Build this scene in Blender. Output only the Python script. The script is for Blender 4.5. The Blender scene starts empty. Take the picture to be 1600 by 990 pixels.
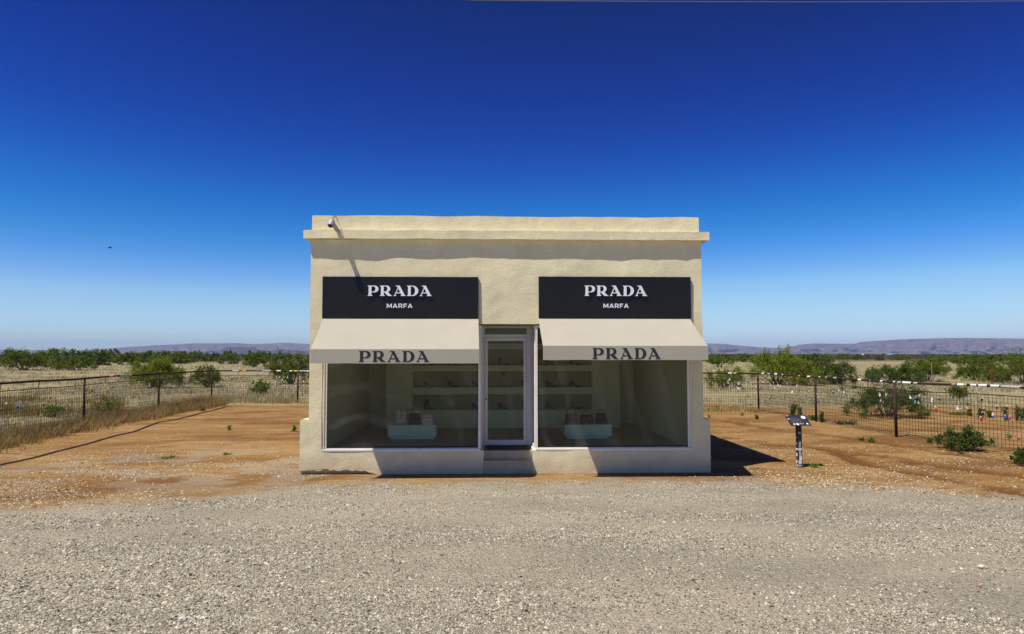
import bpy, bmesh, math, random
import numpy as np
from mathutils import Vector, Matrix, noise as mnoise
random.seed(7)
sc = bpy.context.scene
C = sc.collection
R = math.radians

# ---------------------------------------------------------------- camera
F, CX, CY = 1100.0, 800.0, 495.0
CAM = Vector((0.0, -13.5, 2.27))
YAW, PITCH = R(1.95), math.atan(57.0 / F)
fwd = Vector((math.sin(YAW) * math.cos(PITCH), math.cos(YAW) * math.cos(PITCH), math.sin(PITCH)))
rgt = Vector((math.cos(YAW), -math.sin(YAW), 0.0))
upv = rgt.cross(fwd)
cd = bpy.data.cameras.new('camera')
cam = bpy.data.objects.new('camera', cd)
C.objects.link(cam)
cam.matrix_world = Matrix.Translation(CAM) @ Matrix((rgt, upv, -fwd)).transposed().to_4x4()
cd.sensor_width = 36.0
cd.lens = F / 1600.0 * 36.0
cd.clip_start, cd.clip_end = 0.1, 60000.0
sc.camera = cam

def ray(px, py):
    return fwd * F + rgt * (px - CX) + upv * (CY - py)
def P(px, py, y=None, z=None, d=None):
    """survey helper: a real point on the plane y=..., z=... or at camera depth d"""
    r = ray(px, py)
    if y is not None: t = (y - CAM.y) / r.y
    elif z is not None: t = (z - CAM.z) / r.z
    else: t = d / F
    return CAM + r * t
def G(px, d):
    """ground point seen at column px at depth d"""
    p = P(px, 552, d=d)
    return Vector((p.x, p.y, 0.0))

# ---------------------------------------------------------------- light
S = Vector((0.44, 0.305, -1.0)).normalized()          # travel direction of the sunlight
elev = math.asin(-S.z)
az = math.atan2(-S.x, -S.y)                          # towards the sun, clockwise from +Y
world = bpy.data.worlds.new('World')
sc.world = world
world.use_nodes = True
nt = world.node_tree
bg = nt.nodes['Background']
sky = nt.nodes.new('ShaderNodeTexSky')
sky.sky_type = 'NISHITA'
sky.sun_disc = False
sky.sun_elevation = elev
sky.sun_rotation = az
sky.altitude = 1500
sky.air_density = 1.0
sky.dust_density = 0.3
sky.ozone_density = 3.0
gm = nt.nodes.new('ShaderNodeGamma'); gm.inputs[1].default_value = 1.25
hs = nt.nodes.new('ShaderNodeHueSaturation'); hs.inputs['Saturation'].default_value = 1.15
nt.links.new(sky.outputs[0], gm.inputs[0])
nt.links.new(gm.outputs[0], hs.inputs['Color'])
# the photograph's sky is polarised and deep: a grade of the sky colour by brightness, per channel
BS = 0.06
v0 = nt.nodes.new('ShaderNodeVectorMath'); v0.operation = 'SCALE'; v0.inputs['Scale'].default_value = BS
v1 = nt.nodes.new('ShaderNodeVectorMath'); v1.operation = 'SCALE'; v1.inputs['Scale'].default_value = 0.84 / BS
rc = nt.nodes.new('ShaderNodeRGBCurve')
SKYC = ([(0,0),(.04,.002),(.053,.003),(.064,.005),(.093,.014),(.13,.055),(.171,.135),(.26,.31),(.34,.41),(1,.95)],
        [(0,0),(.105,.026),(.135,.046),(.16,.072),(.212,.155),(.27,.245),(.331,.335),(.423,.50),(.457,.575),(1,1)],
        [(0,0),(.20,.10),(.268,.20),(.30,.27),(.34,.34),(.393,.45),(.46,.58),(.57,.77),(.60,.85),(1,1.1)])
for ci, pts_ in enumerate(SKYC):
    cu_ = rc.mapping.curves[ci]
    cu_.points[0].location = pts_[0]; cu_.points[-1].location = pts_[-1]
    for q in pts_[1:-1]: cu_.points.new(*q)
rc.mapping.update()
nt.links.new(hs.outputs[0], v0.inputs[0]); nt.links.new(v0.outputs[0], rc.inputs['Color'])
nt.links.new(rc.outputs[0], v1.inputs[0]); nt.links.new(v1.outputs[0], bg.inputs[0])
bg.inputs[1].default_value = BS
sl = bpy.data.lights.new('sun', 'SUN')
sl.energy = 5.0
sl.angle = R(0.5)
sl.color = (1.0, 0.955, 0.88)
so = bpy.data.objects.new('sun', sl)
so.rotation_euler = S.to_track_quat('-Z', 'Y').to_euler()
C.objects.link(so)
sc.view_settings.view_transform = 'Standard'
sc.view_settings.look = 'None'
sc.view_settings.gamma = 1.0
sc.view_settings.exposure = 0.25
sc.view_settings.use_curve_mapping = False
sc.render.engine = 'CYCLES'
cy = sc.cycles
cy.max_bounces = 8; cy.diffuse_bounces = 4; cy.glossy_bounces = 3; cy.transmission_bounces = 6
cy.transparent_max_bounces = 12; cy.volume_bounces = 0
cy.use_denoising = True
try: cy.denoising_prefilter = 'ACCURATE'
except Exception: pass

# ---------------------------------------------------------------- material helpers
MATS = {}
def mat(name, col, rough=0.85, var=0.12, scale=6.0, col2=None, bump=0.0, bscale=60.0, metal=0.0, spec=0.3,
        island=0.0, coord='Object', stretch=None, detail=6.0, bdist=0.01, transl=0.0):
    if name in MATS: return MATS[name]
    m = bpy.data.materials.new(name); m.use_nodes = True
    n, l = m.node_tree.nodes, m.node_tree.links
    b = n['Principled BSDF']
    b.inputs['Roughness'].default_value = rough
    b.inputs['Metallic'].default_value = metal
    b.inputs['Specular IOR Level'].default_value = spec
    tc = n.new('ShaderNodeTexCoord')
    src = tc.outputs[coord]
    if stretch:
        mp = n.new('ShaderNodeMapping'); mp.inputs['Scale'].default_value = stretch
        l.new(src, mp.inputs[0]); src = mp.outputs[0]
    nz = n.new('ShaderNodeTexNoise'); nz.inputs['Scale'].default_value = scale; nz.inputs['Detail'].default_value = detail
    nz.inputs['Roughness'].default_value = 0.62
    l.new(src, nz.inputs['Vector'])
    mr = n.new('ShaderNodeMapRange'); mr.inputs[1].default_value = 0.3; mr.inputs[2].default_value = 0.7
    l.new(nz.outputs['Fac'], mr.inputs[0])
    mx = n.new('ShaderNodeMix'); mx.data_type = 'RGBA'
    c1 = tuple(c * (1 - var) for c in col) + (1,)
    c2 = (tuple(col2) if col2 else tuple(min(1, c * (1 + var)) for c in col)) + (1,)
    mx.inputs[6].default_value = c1; mx.inputs[7].default_value = c2
    l.new(mr.outputs[0], mx.inputs[0])
    out = mx.outputs[2]
    if island:
        ge = n.new('ShaderNodeNewGeometry')
        h = n.new('ShaderNodeHueSaturation')
        ml = n.new('ShaderNodeMapRange'); ml.inputs[3].default_value = 1 - island; ml.inputs[4].default_value = 1 + island
        l.new(ge.outputs['Random Per Island'], ml.inputs[0]); l.new(ml.outputs[0], h.inputs['Value'])
        l.new(out, h.inputs['Color']); out = h.outputs[0]
    l.new(out, b.inputs['Base Color'])
    if bump:
        n2 = n.new('ShaderNodeTexNoise'); n2.inputs['Scale'].default_value = bscale; n2.inputs['Detail'].default_value = 8
        n2.inputs['Roughness'].default_value = 0.65
        l.new(src, n2.inputs['Vector'])
        bp = n.new('ShaderNodeBump'); bp.inputs['Strength'].default_value = bump; bp.inputs['Distance'].default_value = bdist
        l.new(n2.outputs['Fac'], bp.inputs['Height']); l.new(bp.outputs[0], b.inputs['Normal'])
    if transl:
        tr = n.new('ShaderNodeBsdfTranslucent'); l.new(out, tr.inputs[0])
        ms = n.new('ShaderNodeMixShader'); ms.inputs[0].default_value = transl
        l.new(b.outputs[0], ms.inputs[1]); l.new(tr.outputs[0], ms.inputs[2])
        l.new(ms.outputs[0], n['Material Output'].inputs[0])
    MATS[name] = m
    return m

def stucco_mat():
    m = mat('stucco', (0.77, 0.68, 0.43), 0.92, 0.085, 2.2, bump=0.6, bscale=34, bdist=0.014, spec=0.15)
    n, l = m.node_tree.nodes, m.node_tree.links
    b = n['Principled BSDF']
    src = b.inputs['Base Color'].links[0].from_socket
    ge = n.new('ShaderNodeNewGeometry')
    sx = n.new('ShaderNodeSeparateXYZ'); l.new(ge.outputs['Position'], sx.inputs[0])
    # dirt splashed up from the soil at the foot of the walls
    nz = n.new('ShaderNodeTexNoise'); nz.inputs['Scale'].default_value = 3.0; nz.inputs['Detail'].default_value = 5
    l.new(ge.outputs['Position'], nz.inputs['Vector'])
    ad = n.new('ShaderNodeMath'); ad.operation = 'MULTIPLY_ADD'; ad.inputs[1].default_value = -0.5; ad.inputs[2].default_value = 0.2
    l.new(nz.outputs['Fac'], ad.inputs[0])
    a2 = n.new('ShaderNodeMath'); a2.operation = 'ADD'; l.new(ad.outputs[0], a2.inputs[0]); l.new(sx.outputs[2], a2.inputs[1])
    mr = n.new('ShaderNodeMapRange'); mr.inputs[1].default_value = -0.05; mr.inputs[2].default_value = 0.3
    mr.inputs[3].default_value = 0.45; mr.inputs[4].default_value = 0.0
    l.new(a2.outputs[0], mr.inputs[0])
    mx = n.new('ShaderNodeMix'); mx.data_type = 'RGBA'; mx.inputs[7].default_value = (0.45, 0.33, 0.19, 1)
    l.new(mr.outputs[0], mx.inputs[0]); l.new(src, mx.inputs[6])
    # rain streaks, vertical
    mp = n.new('ShaderNodeMapping'); mp.inputs['Scale'].default_value = (6, 6, 0.35)
    l.new(ge.outputs['Position'], mp.inputs[0])
    n3 = n.new('ShaderNodeTexNoise'); n3.inputs['Scale'].default_value = 1.0; n3.inputs['Detail'].default_value = 4
    l.new(mp.outputs[0], n3.inputs['Vector'])
    m3 = n.new('ShaderNodeMapRange'); m3.inputs[1].default_value = 0.5; m3.inputs[2].default_value = 0.75
    m3.inputs[3].default_value = 0.0; m3.inputs[4].default_value = 0.2
    l.new(n3.outputs['Fac'], m3.inputs[0])
    mx2 = n.new('ShaderNodeMix'); mx2.data_type = 'RGBA'; mx2.inputs[7].default_value = (0.58, 0.50, 0.33, 1)
    l.new(m3.outputs[0], mx2.inputs[0]); l.new(mx.outputs[2], mx2.inputs[6])
    l.new(mx2.outputs[2], b.inputs['Base Color'])
    # trowel marks: a second, coarser bump under the fine one
    bp = b.inputs['Normal'].links[0].from_node
    n4 = n.new('ShaderNodeTexNoise'); n4.inputs['Scale'].default_value = 5; n4.inputs['Detail'].default_value = 3
    l.new(ge.outputs['Position'], n4.inputs['Vector'])
    b4 = n.new('ShaderNodeBump'); b4.inputs['Strength'].default_value = 0.3; b4.inputs['Distance'].default_value = 0.02
    l.new(n4.outputs['Fac'], b4.inputs['Height']); l.new(b4.outputs[0], bp.inputs['Normal'])
    return m

def glass_mat():
    m = bpy.data.materials.new('window_glass'); m.use_nodes = True
    n, l = m.node_tree.nodes, m.node_tree.links
    n.remove(n['Principled BSDF'])
    tr = n.new('ShaderNodeBsdfTransparent'); tr.inputs[0].default_value = (0.93, 0.94, 0.87, 1)
    gl = n.new('ShaderNodeBsdfGlossy'); gl.inputs['Roughness'].default_value = 0.03
    fr = n.new('ShaderNodeFresnel'); fr.inputs[0].default_value = 1.33
    mx = n.new('ShaderNodeMixShader'); l.new(fr.outputs[0], mx.inputs[0]); l.new(tr.outputs[0], mx.inputs[1]); l.new(gl.outputs[0], mx.inputs[2])
    # dust film; its arcs paint in a curved reflection
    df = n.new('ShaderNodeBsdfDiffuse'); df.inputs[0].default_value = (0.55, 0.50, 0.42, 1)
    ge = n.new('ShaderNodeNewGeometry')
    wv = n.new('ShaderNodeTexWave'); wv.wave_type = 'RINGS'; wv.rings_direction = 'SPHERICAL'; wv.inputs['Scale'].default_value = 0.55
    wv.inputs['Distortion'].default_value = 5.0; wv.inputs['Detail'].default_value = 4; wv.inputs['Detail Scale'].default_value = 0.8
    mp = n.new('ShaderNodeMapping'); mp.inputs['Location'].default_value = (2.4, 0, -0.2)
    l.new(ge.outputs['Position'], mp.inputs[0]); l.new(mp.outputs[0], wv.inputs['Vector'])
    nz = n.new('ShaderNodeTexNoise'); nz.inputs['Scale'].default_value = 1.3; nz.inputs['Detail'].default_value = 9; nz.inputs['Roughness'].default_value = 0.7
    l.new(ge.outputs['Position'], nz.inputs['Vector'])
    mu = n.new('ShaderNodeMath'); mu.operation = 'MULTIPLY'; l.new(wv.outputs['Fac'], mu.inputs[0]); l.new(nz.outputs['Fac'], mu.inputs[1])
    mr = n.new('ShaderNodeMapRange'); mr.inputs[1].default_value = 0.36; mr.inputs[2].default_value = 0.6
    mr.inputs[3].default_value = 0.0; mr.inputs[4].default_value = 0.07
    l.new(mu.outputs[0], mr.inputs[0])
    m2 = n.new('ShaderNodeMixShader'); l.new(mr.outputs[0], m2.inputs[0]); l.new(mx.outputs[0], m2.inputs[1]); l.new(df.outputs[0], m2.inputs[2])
    l.new(m2.outputs[0], n['Material Output'].inputs[0])
    return m

# ---------------------------------------------------------------- object helpers
def tag(o, label=None, cat=None, group=None, kind=None):
    if label: o['label'] = label
    if cat: o['category'] = cat
    if group: o['group'] = group
    if kind: o['kind'] = kind
    return o
def empty(name, loc=(0, 0, 0), rz=0.0, label=None, cat=None, group=None):
    o = bpy.data.objects.new(name, None); C.objects.link(o)
    o.location = loc; o.rotation_euler = (0, 0, rz); o.empty_display_size = 0.2
    return tag(o, label, cat, group)
def link(name, me, m=None, parent=None, smooth=False):
    o = bpy.data.objects.new(name, me); C.objects.link(o)
    if m is not None: me.materials.append(m)
    if parent is not None: o.parent = parent
    if smooth:
        me.polygons.foreach_set('use_smooth', [True] * len(me.polygons))
    return o
def copy_tree(o, parent=None):
    c = o.copy(); C.objects.link(c); c.parent = parent
    for ch in list(o.children): copy_tree(ch, c)
    return c

class MB:
    """collects boxes, tubes and prisms and links them as one mesh object"""
    def __init__(s): s.v, s.f = [], []
    def poly(s, pts, faces):
        o = len(s.v); s.v += [tuple(p) for p in pts]; s.f += [tuple(i + o for i in f) for f in faces]; return s
    def box(s, x0, x1, y0, y1, z0, z1):
        return s.poly([(x0,y0,z0),(x1,y0,z0),(x1,y1,z0),(x0,y1,z0),(x0,y0,z1),(x1,y0,z1),(x1,y1,z1),(x0,y1,z1)],
                      [(0,3,2,1),(4,5,6,7),(0,1,5,4),(1,2,6,5),(2,3,7,6),(3,0,4,7)])
    def sbox(s, x0, x1, y0, y1, z0, z1, r=0.1):
        """box with subdivided faces, for plaster that is displaced later"""
        def ax(a, b): return np.linspace(a, b, max(2, int(abs(b - a) / r) + 2))
        X, Y, Z = ax(x0, x1), ax(y0, y1), ax(z0, z1)
        def grid(A, B, fn, flip):
            o = len(s.v); na, nb = len(A), len(B)
            for a in A:
                for b in B: s.v.append(fn(a, b))
            for i in range(na - 1):
                for j in range(nb - 1):
                    q = (o+i*nb+j, o+(i+1)*nb+j, o+(i+1)*nb+j+1, o+i*nb+j+1)
                    s.f.append(q[::-1] if flip else q)
        grid(X, Z, lambda a, b: (a, y0, b), False); grid(X, Z, lambda a, b: (a, y1, b), True)
        grid(Y, Z, lambda a, b: (x0, a, b), True); grid(Y, Z, lambda a, b: (x1, a, b), False)
        grid(X, Y, lambda a, b: (a, b, z0), True); grid(X, Y, lambda a, b: (a, b, z1), False)
        return s
    def tube(s, pts, r, n=8, cap=True, r2=None):
        pts = [Vector(p) for p in pts]
        o = len(s.v); k = len(pts)
        for i, p in enumerate(pts):
            t = (pts[min(i+1, k-1)] - pts[max(i-1, 0)]).normalized()
            a = t.cross(Vector((0, 0, 1)) if abs(t.z) < 0.9 else Vector((1, 0, 0))).normalized(); b = t.cross(a)
            rr = r if r2 is None else r + (r2 - r) * i / (k - 1)
            for j in range(n):
                an = 2 * math.pi * j / n
                s.v.append(tuple(p + a * (rr * math.cos(an)) + b * (rr * math.sin(an))))
        for i in range(k - 1):
            for j in range(n):
                j2 = (j + 1) % n
                s.f.append((o+i*n+j, o+i*n+j2, o+(i+1)*n+j2, o+(i+1)*n+j))
        if cap:
            s.f.append(tuple(o + j for j in range(n))[::-1]); s.f.append(tuple(o + (k-1)*n + j for j in range(n)))
        return s
    def mesh(s, name):
        me = bpy.data.meshes.new(name); me.from_pydata(s.v, [], s.f); me.update(); return me
    def build(s, name, m, parent=None, bevel=0.0, smooth=False, wobble=None, fix=False):
        me = s.mesh(name)
        if bevel or wobble or fix:
            bm = bmesh.new(); bm.from_mesh(me)
            if wobble: bmesh.ops.remove_doubles(bm, verts=bm.verts, dist=0.0008)
            bmesh.ops.recalc_face_normals(bm, faces=bm.faces)
            if bevel:
                bmesh.ops.bevel(bm, geom=[e for e in bm.edges if e.calc_face_angle(0) > 0.5], offset=bevel, segments=2, affect='EDGES', clamp_overlap=True)
            if wobble:
                for v in bm.verts: v.co += wobble(v.co)
            bm.to_mesh(me); bm.free()
        return link(name, me, m, parent, smooth)

def np_mesh(name, V, Fc):
    """fast mesh from arrays; Fc is (n,3) or (n,4)"""
    V = np.ascontiguousarray(V, dtype=np.float32); Fc = np.ascontiguousarray(Fc, dtype=np.int32)
    me = bpy.data.meshes.new(name)
    me.vertices.add(len(V)); me.vertices.foreach_set('co', V.ravel())
    k = Fc.shape[1]
    me.loops.add(Fc.size); me.loops.foreach_set('vertex_index', Fc.ravel())
    me.polygons.add(len(Fc)); me.polygons.foreach_set('loop_start', np.arange(0, Fc.size, k, dtype=np.int32))
    try: me.polygons.foreach_set('loop_total', np.full(len(Fc), k, dtype=np.int32))
    except Exception: pass
    me.update(calc_edges=True); me.validate()
    return me

rng = np.random.default_rng(11)
def vnoise(x, y, seed=0):
    x = np.asarray(x, float); y = np.asarray(y, float)
    xi, yi = np.floor(x), np.floor(y); xf, yf = x - xi, y - yi
    def h(a, b):
        t = np.sin(a * 127.1 + b * 311.7 + seed * 74.7) * 43758.5453
        return t - np.floor(t)
    u, v = xf * xf * (3 - 2 * xf), yf * yf * (3 - 2 * yf)
    return (h(xi, yi) * (1-u) + h(xi+1, yi) * u) * (1-v) + (h(xi, yi+1) * (1-u) + h(xi+1, yi+1) * u) * v
def fbm(x, y, seed=0, o=4):
    s, a, t = 0, 0.5, 0
    for i in range(o):
        s = s + a * vnoise(x * 2**i, y * 2**i, seed + i); t += a; a *= 0.5
    return s / t
def sstep(a, b, x):
    t = np.clip((x - a) / (b - a), 0, 1); return t * t * (3 - 2 * t)
def polydist(X, Y, pts):
    d = np.full(np.shape(X), 1e9)
    for (ax, ay), (bx, by) in zip(pts[:-1], pts[1:]):
        vx, vy = bx - ax, by - ay; L = vx*vx + vy*vy
        t = np.clip(((X-ax)*vx + (Y-ay)*vy) / L, 0, 1)
        d = np.minimum(d, np.hypot(X - ax - t*vx, Y - ay - t*vy))
    return d

# ---------------------------------------------------------------- fence lines (needed by the ground)
L_POSTS = [G(-560, 9.6), G(-190, 14.3), G(-12, 18.2), G(134, 22.5), G(250, 27.6), G(332, 32.9)]
R_POSTS = [G(1184, 28.0), G(1273, 23.8), G(1397, 19.4), G(1601, 16.1), G(1900, 12.6), G(2400, 9.2)]
BACK_A, BACK_B = L_POSTS[-1], R_POSTS[0]

RUTS = [[(1100, 676), (1195, 692), (1250, 695), (1340, 708), (1484, 727), (1620, 746)],
        [(1290, 700), (1350, 722), (1432, 738), (1500, 752), (1620, 775)],
        [(1120, 655), (1230, 672), (1330, 683), (1484, 706), (1640, 728)]]
RUTS = [[(P(a, b, z=0).x, P(a, b, z=0).y) for a, b in r] for r in RUTS]
GB = np.array([(-40, -3.4), (-16, -3.0), (-7.6, -2.55), (-4.7, -2.25), (-3.2, -1.0), (0, -0.85), (4, -0.8), (5.5, -1.2), (7.3, -1.8), (8.6, -2.4), (16, -3.0), (40, -3.4)])

def zones(X, Y):
    w = fbm(X * 0.9, Y * 0.9, 3)
    yb = np.interp(X, GB[:, 0], GB[:, 1]) + (w - 0.5) * 1.3 + (fbm(X * 4, Y * 4, 9) - 0.5) * 0.5
    patch = 0.55 * (1 - sstep(0.6, 3.4, np.hypot((X + 5.2) * .45, (Y - 1.2) * .8))) * sstep(.42, .6, fbm(X * 1.4, Y * 2.2, 17))
    gravel = np.maximum(1 - sstep(-0.7, 0.6, Y - yb + (fbm(X * 7, Y * 9, 19) - .5) * 1.2), patch)
    n1 = (fbm(X * 0.7, Y * 0.7, 21) - 0.5)
    left = sstep(0.2, 1.0, (-12.4 + n1 * 1.6) - X) * sstep(-3.5, -2.0, Y)
    back = sstep(-0.3, 0.9, Y - (17.7 + n1 * 2.4 + 0.0 * X))
    right = sstep(15.0, 16.5, Y + n1 * 3) * sstep(10.0, 11.0, X)
    back = back * (X <= 10.5) + right * (X > 10.5)
    field = np.clip(np.maximum(left, back), 0, 1)
    far = sstep(150, 270, Y + 60 * (fbm(X * 0.01, Y * 0.01, 5) - 0.5) - 0.25 * X * (X < 0))
    rut = np.zeros_like(X)
    for i, r in enumerate(RUTS):
        d = polydist(X + 0.5 * (fbm(X * 1.1, Y * 1.1, 31 + i) - 0.5), Y + 0.4 * (fbm(X, Y, 41 + i) - 0.5), r)
        rut = np.maximum(rut, (1 - sstep(0.08, 0.42, d)) * np.clip(3.4 * (fbm(X * 1.5, Y * 2.5, 51 + i) - .20), 0, 1.3))
    edge_ = np.exp(-((Y - yb - 1.0) / 0.9) ** 2) * sstep(-2.5, -4.5, X) * sstep(.40, .60, fbm(X * .9, Y * 1.6, 71))
    blot = .5 * sstep(.54, .66, fbm(X * .55, Y * 1.1, 73)) * (Y > -3)
    rut = np.maximum(rut, np.maximum(.6 * edge_, blot))
    return gravel, field, rut, far

# ---------------------------------------------------------------- ground
def axis(lo, hi, step, far_lo, far_hi, g=1.13):
    a = list(np.arange(lo, hi + 1e-6, step))
    s = step
    while a[-1] < far_hi: s *= g; a.append(a[-1] + s)
    s = step; b = [lo]
    while b[-1] > far_lo: s *= g; b.append(b[-1] - s)
    return np.array(b[:0:-1] + a)
gx = axis(-18, 18, 0.13, -12500, 12500); gy = axis(-11, 22, 0.13, -12500, 12500)
GX, GY = np.meshgrid(gx, gy)
gr, fi, ru, fa = zones(GX, GY)
def height(X, Y, gr, fi, ru):
    z = 0.02 * (fbm(X * 0.8, Y * 0.8, 61) - 0.5) + 0.02 * gr * (fbm(X * 3.0, Y * 3.0, 63, 3) - 0.5)
    z = z + 0.10 * fi * fbm(X * 0.5, Y * 0.5, 65) - 0.14 * np.clip(ru - 0.5, 0, 1) * (X > 3.5)
    near = np.clip(np.maximum(np.abs(X - 0.35) - 3.9, np.abs(Y - 2.6) - 2.9) / 1.0, 0, 1)
    z = z * (0.15 + 0.85 * near)
    return z
GZ = height(GX, GY, gr, fi, ru)
far_flat = 1 - sstep(120, 400, np.hypot(GX, GY))
GZ = GZ * far_flat
# the left part of the yard lies a touch higher along the grass
nx, ny = len(gx), len(gy)
idx = np.arange(nx * ny).reshape(ny, nx)
Fq = np.stack([idx[:-1, :-1], idx[:-1, 1:], idx[1:, 1:], idx[1:, :-1]], -1).reshape(-1, 4)
me = np_mesh('ground', np.stack([GX, GY, GZ], -1).reshape(-1, 3), Fq)
ca = me.color_attributes.new('zone', 'FLOAT_COLOR', 'POINT')
ca.data.foreach_set('color', np.stack([gr, fi, ru, fa], -1).astype(np.float32).ravel())

def ground_mat():
    m = bpy.data.materials.new('ground'); m.use_nodes = True
    n, l = m.node_tree.nodes, m.node_tree.links
    b = n['Principled BSDF']; b.inputs['Roughness'].default_value = 0.95; b.inputs['Specular IOR Level'].default_value = 0.1
    at = n.new('ShaderNodeAttribute'); at.attribute_name = 'zone'
    se = n.new('ShaderNodeSeparateColor'); l.new(at.outputs['Color'], se.inputs[0])
    tc = n.new('ShaderNodeNewGeometry')
    def nz(scale, det=6, ro=0.6, stretch=None):
        t = n.new('ShaderNodeTexNoise'); t.inputs['Scale'].default_value = scale; t.inputs['Detail'].default_value = det; t.inputs['Roughness'].default_value = ro
        s = tc.outputs['Position']
        if stretch:
            mp = n.new('ShaderNodeMapping'); mp.inputs['Scale'].default_value = stretch; l.new(s, mp.inputs[0]); s = mp.outputs[0]
        l.new(s, t.inputs['Vector']); return t.outputs['Fac']
    def mr(s, a, c, x=0.0, y=1.0):
        t = n.new('ShaderNodeMapRange'); t.inputs[1].default_value = a; t.inputs[2].default_value = c; t.inputs[3].default_value = x; t.inputs[4].default_value = y
        l.new(s, t.inputs[0]); return t.outputs[0]
    def mix(f, c1, c2):
        t = n.new('ShaderNodeMix'); t.data_type = 'RGBA'
        if isinstance(f, float): t.inputs[0].default_value = f
        else: l.new(f, t.inputs[0])
        for i, c in ((6, c1), (7, c2)):
            if isinstance(c, tuple): t.inputs[i].default_value = c + (1,)
            else: l.new(c, t.inputs[i])
        return t.outputs[2]
    def mul(a, bb):
        t = n.new('ShaderNodeMath'); t.operation = 'MULTIPLY'; l.new(a, t.inputs[0])
        if isinstance(bb, float): t.inputs[1].default_value = bb
        else: l.new(bb, t.inputs[1])
        return t.outputs[0]
    # gravel: dusty fines with pale chips
    fines = mix(mr(nz(0.55, 5, 0.6, (0.5, 1.3, 1)), 0.38, 0.62), (0.43, 0.365, 0.255), (0.31, 0.27, 0.195))
    vo = n.new('ShaderNodeTexVoronoi'); vo.inputs['Scale'].default_value = 34; l.new(tc.outputs['Position'], vo.inputs['Vector'])
    vs = n.new('ShaderNodeSeparateColor'); l.new(vo.outputs['Color'], vs.inputs[0])
    stone = mix(mr(vs.outputs[0], 0, 1), (0.13, 0.115, 0.085), (0.52, 0.475, 0.36))
    edge = mr(vo.outputs['Distance'], 0.35, 0.6, 1, 0)
    cover = mul(mul(edge, mr(vs.outputs[1], 0.35, 0.45)), mr(nz(1.1, 4), 0.36, 0.56, 0.35, 1.0))
    gravel = mix(cover, fines, stone)
    gravel = mix(mul(mr(nz(160, 3), 0.5, 0.62), 0.5), gravel, (0.13, 0.11, 0.08))
    # dirt
    dirt = mix(mr(nz(0.45, 6, 0.6, (0.5, 1.6, 1)), 0.36, 0.62), (0.225, 0.112, 0.029), (0.355, 0.22, 0.085))
    dirt = mix(mr(nz(2.2, 8, 0.7, (0.6, 2.2, 1)), 0.5, 0.72), dirt, (0.145, 0.065, 0.017))
    dirt = mix(mul(mr(nz(26, 6, 0.7), 0.52, 0.66), 0.6), dirt, (0.12, 0.058, 0.018))
    v2 = n.new('ShaderNodeTexVoronoi'); v2.inputs['Scale'].default_value = 14; l.new(tc.outputs['Position'], v2.inputs['Vector'])
    v2s = n.new('ShaderNodeSeparateColor'); l.new(v2.outputs['Color'], v2s.inputs[0])
    dirt = mix(mul(mr(nz(7.0, 7, 0.75, (0.7, 1.6, 1)), 0.5, 0.64), 0.55), dirt, (0.15, 0.07, 0.02))
    dirt = mix(mul(mr(nz(11.0, 7, 0.75, (0.8, 1.4, 1)), 0.55, 0.68), 0.5), dirt, (0.50, 0.36, 0.18))
    chips = mul(mul(mr(v2.outputs['Distance'], 0.22, 0.3, 1, 0), mr(v2s.outputs[0], 0.7, 0.75)), mr(nz(0.8, 4), 0.45, 0.6))
    dirt = mix(chips, dirt, (0.58, 0.50, 0.35))
    dirt = mix(mr(se.outputs[2], 0.1, 0.9, 0, 0.92), dirt, (0.12, 0.052, 0.016))
    # dry field soil and matted straw
    straw = mix(mr(nz(0.35, 8, 0.7, (0.6, 1.4, 1)), 0.35, 0.65), (0.22, 0.185, 0.085), (0.38, 0.315, 0.17))
    straw = mix(mr(nz(5.0, 6, 0.75), 0.48, 0.66, 0, 0.75), straw, (0.13, 0.095, 0.04))
    scrub = mix(mr(nz(0.03, 8, 0.7, (0.35, 1, 1)), 0.35, 0.62), (0.05, 0.04, 0.02), (0.085, 0.066, 0.034))
    straw = mix(mr(at.outputs['Alpha'], 0, 1), straw, scrub)
    c = mix(se.outputs[1], dirt, straw)
    c = mix(se.outputs[0], c, gravel)
    l.new(c, b.inputs['Base Color'])
    # relief
    hgt = n.new('ShaderNodeMath'); hgt.operation = 'MULTIPLY_ADD'; hgt.inputs[1].default_value = 0.6
    l.new(mul(edge, se.outputs[0]), hgt.inputs[0]); l.new(nz(38, 8, 0.72), hgt.inputs[2])
    bp = n.new('ShaderNodeBump'); bp.inputs['Strength'].default_value = 0.9; bp.inputs['Distance'].default_value = 0.02
    l.new(hgt.outputs[0], bp.inputs['Height']); l.new(bp.outputs[0], b.inputs['Normal'])
    return m
go = link('ground', me, ground_mat(), smooth=True)
tag(go, 'flat desert ground of gravel, orange dirt and dry grassland', 'ground', kind='structure')

def ground_z(X, Y):
    g_, f_, r_, _ = zones(X, Y)
    return height(X, Y, g_, f_, r_)

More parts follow.
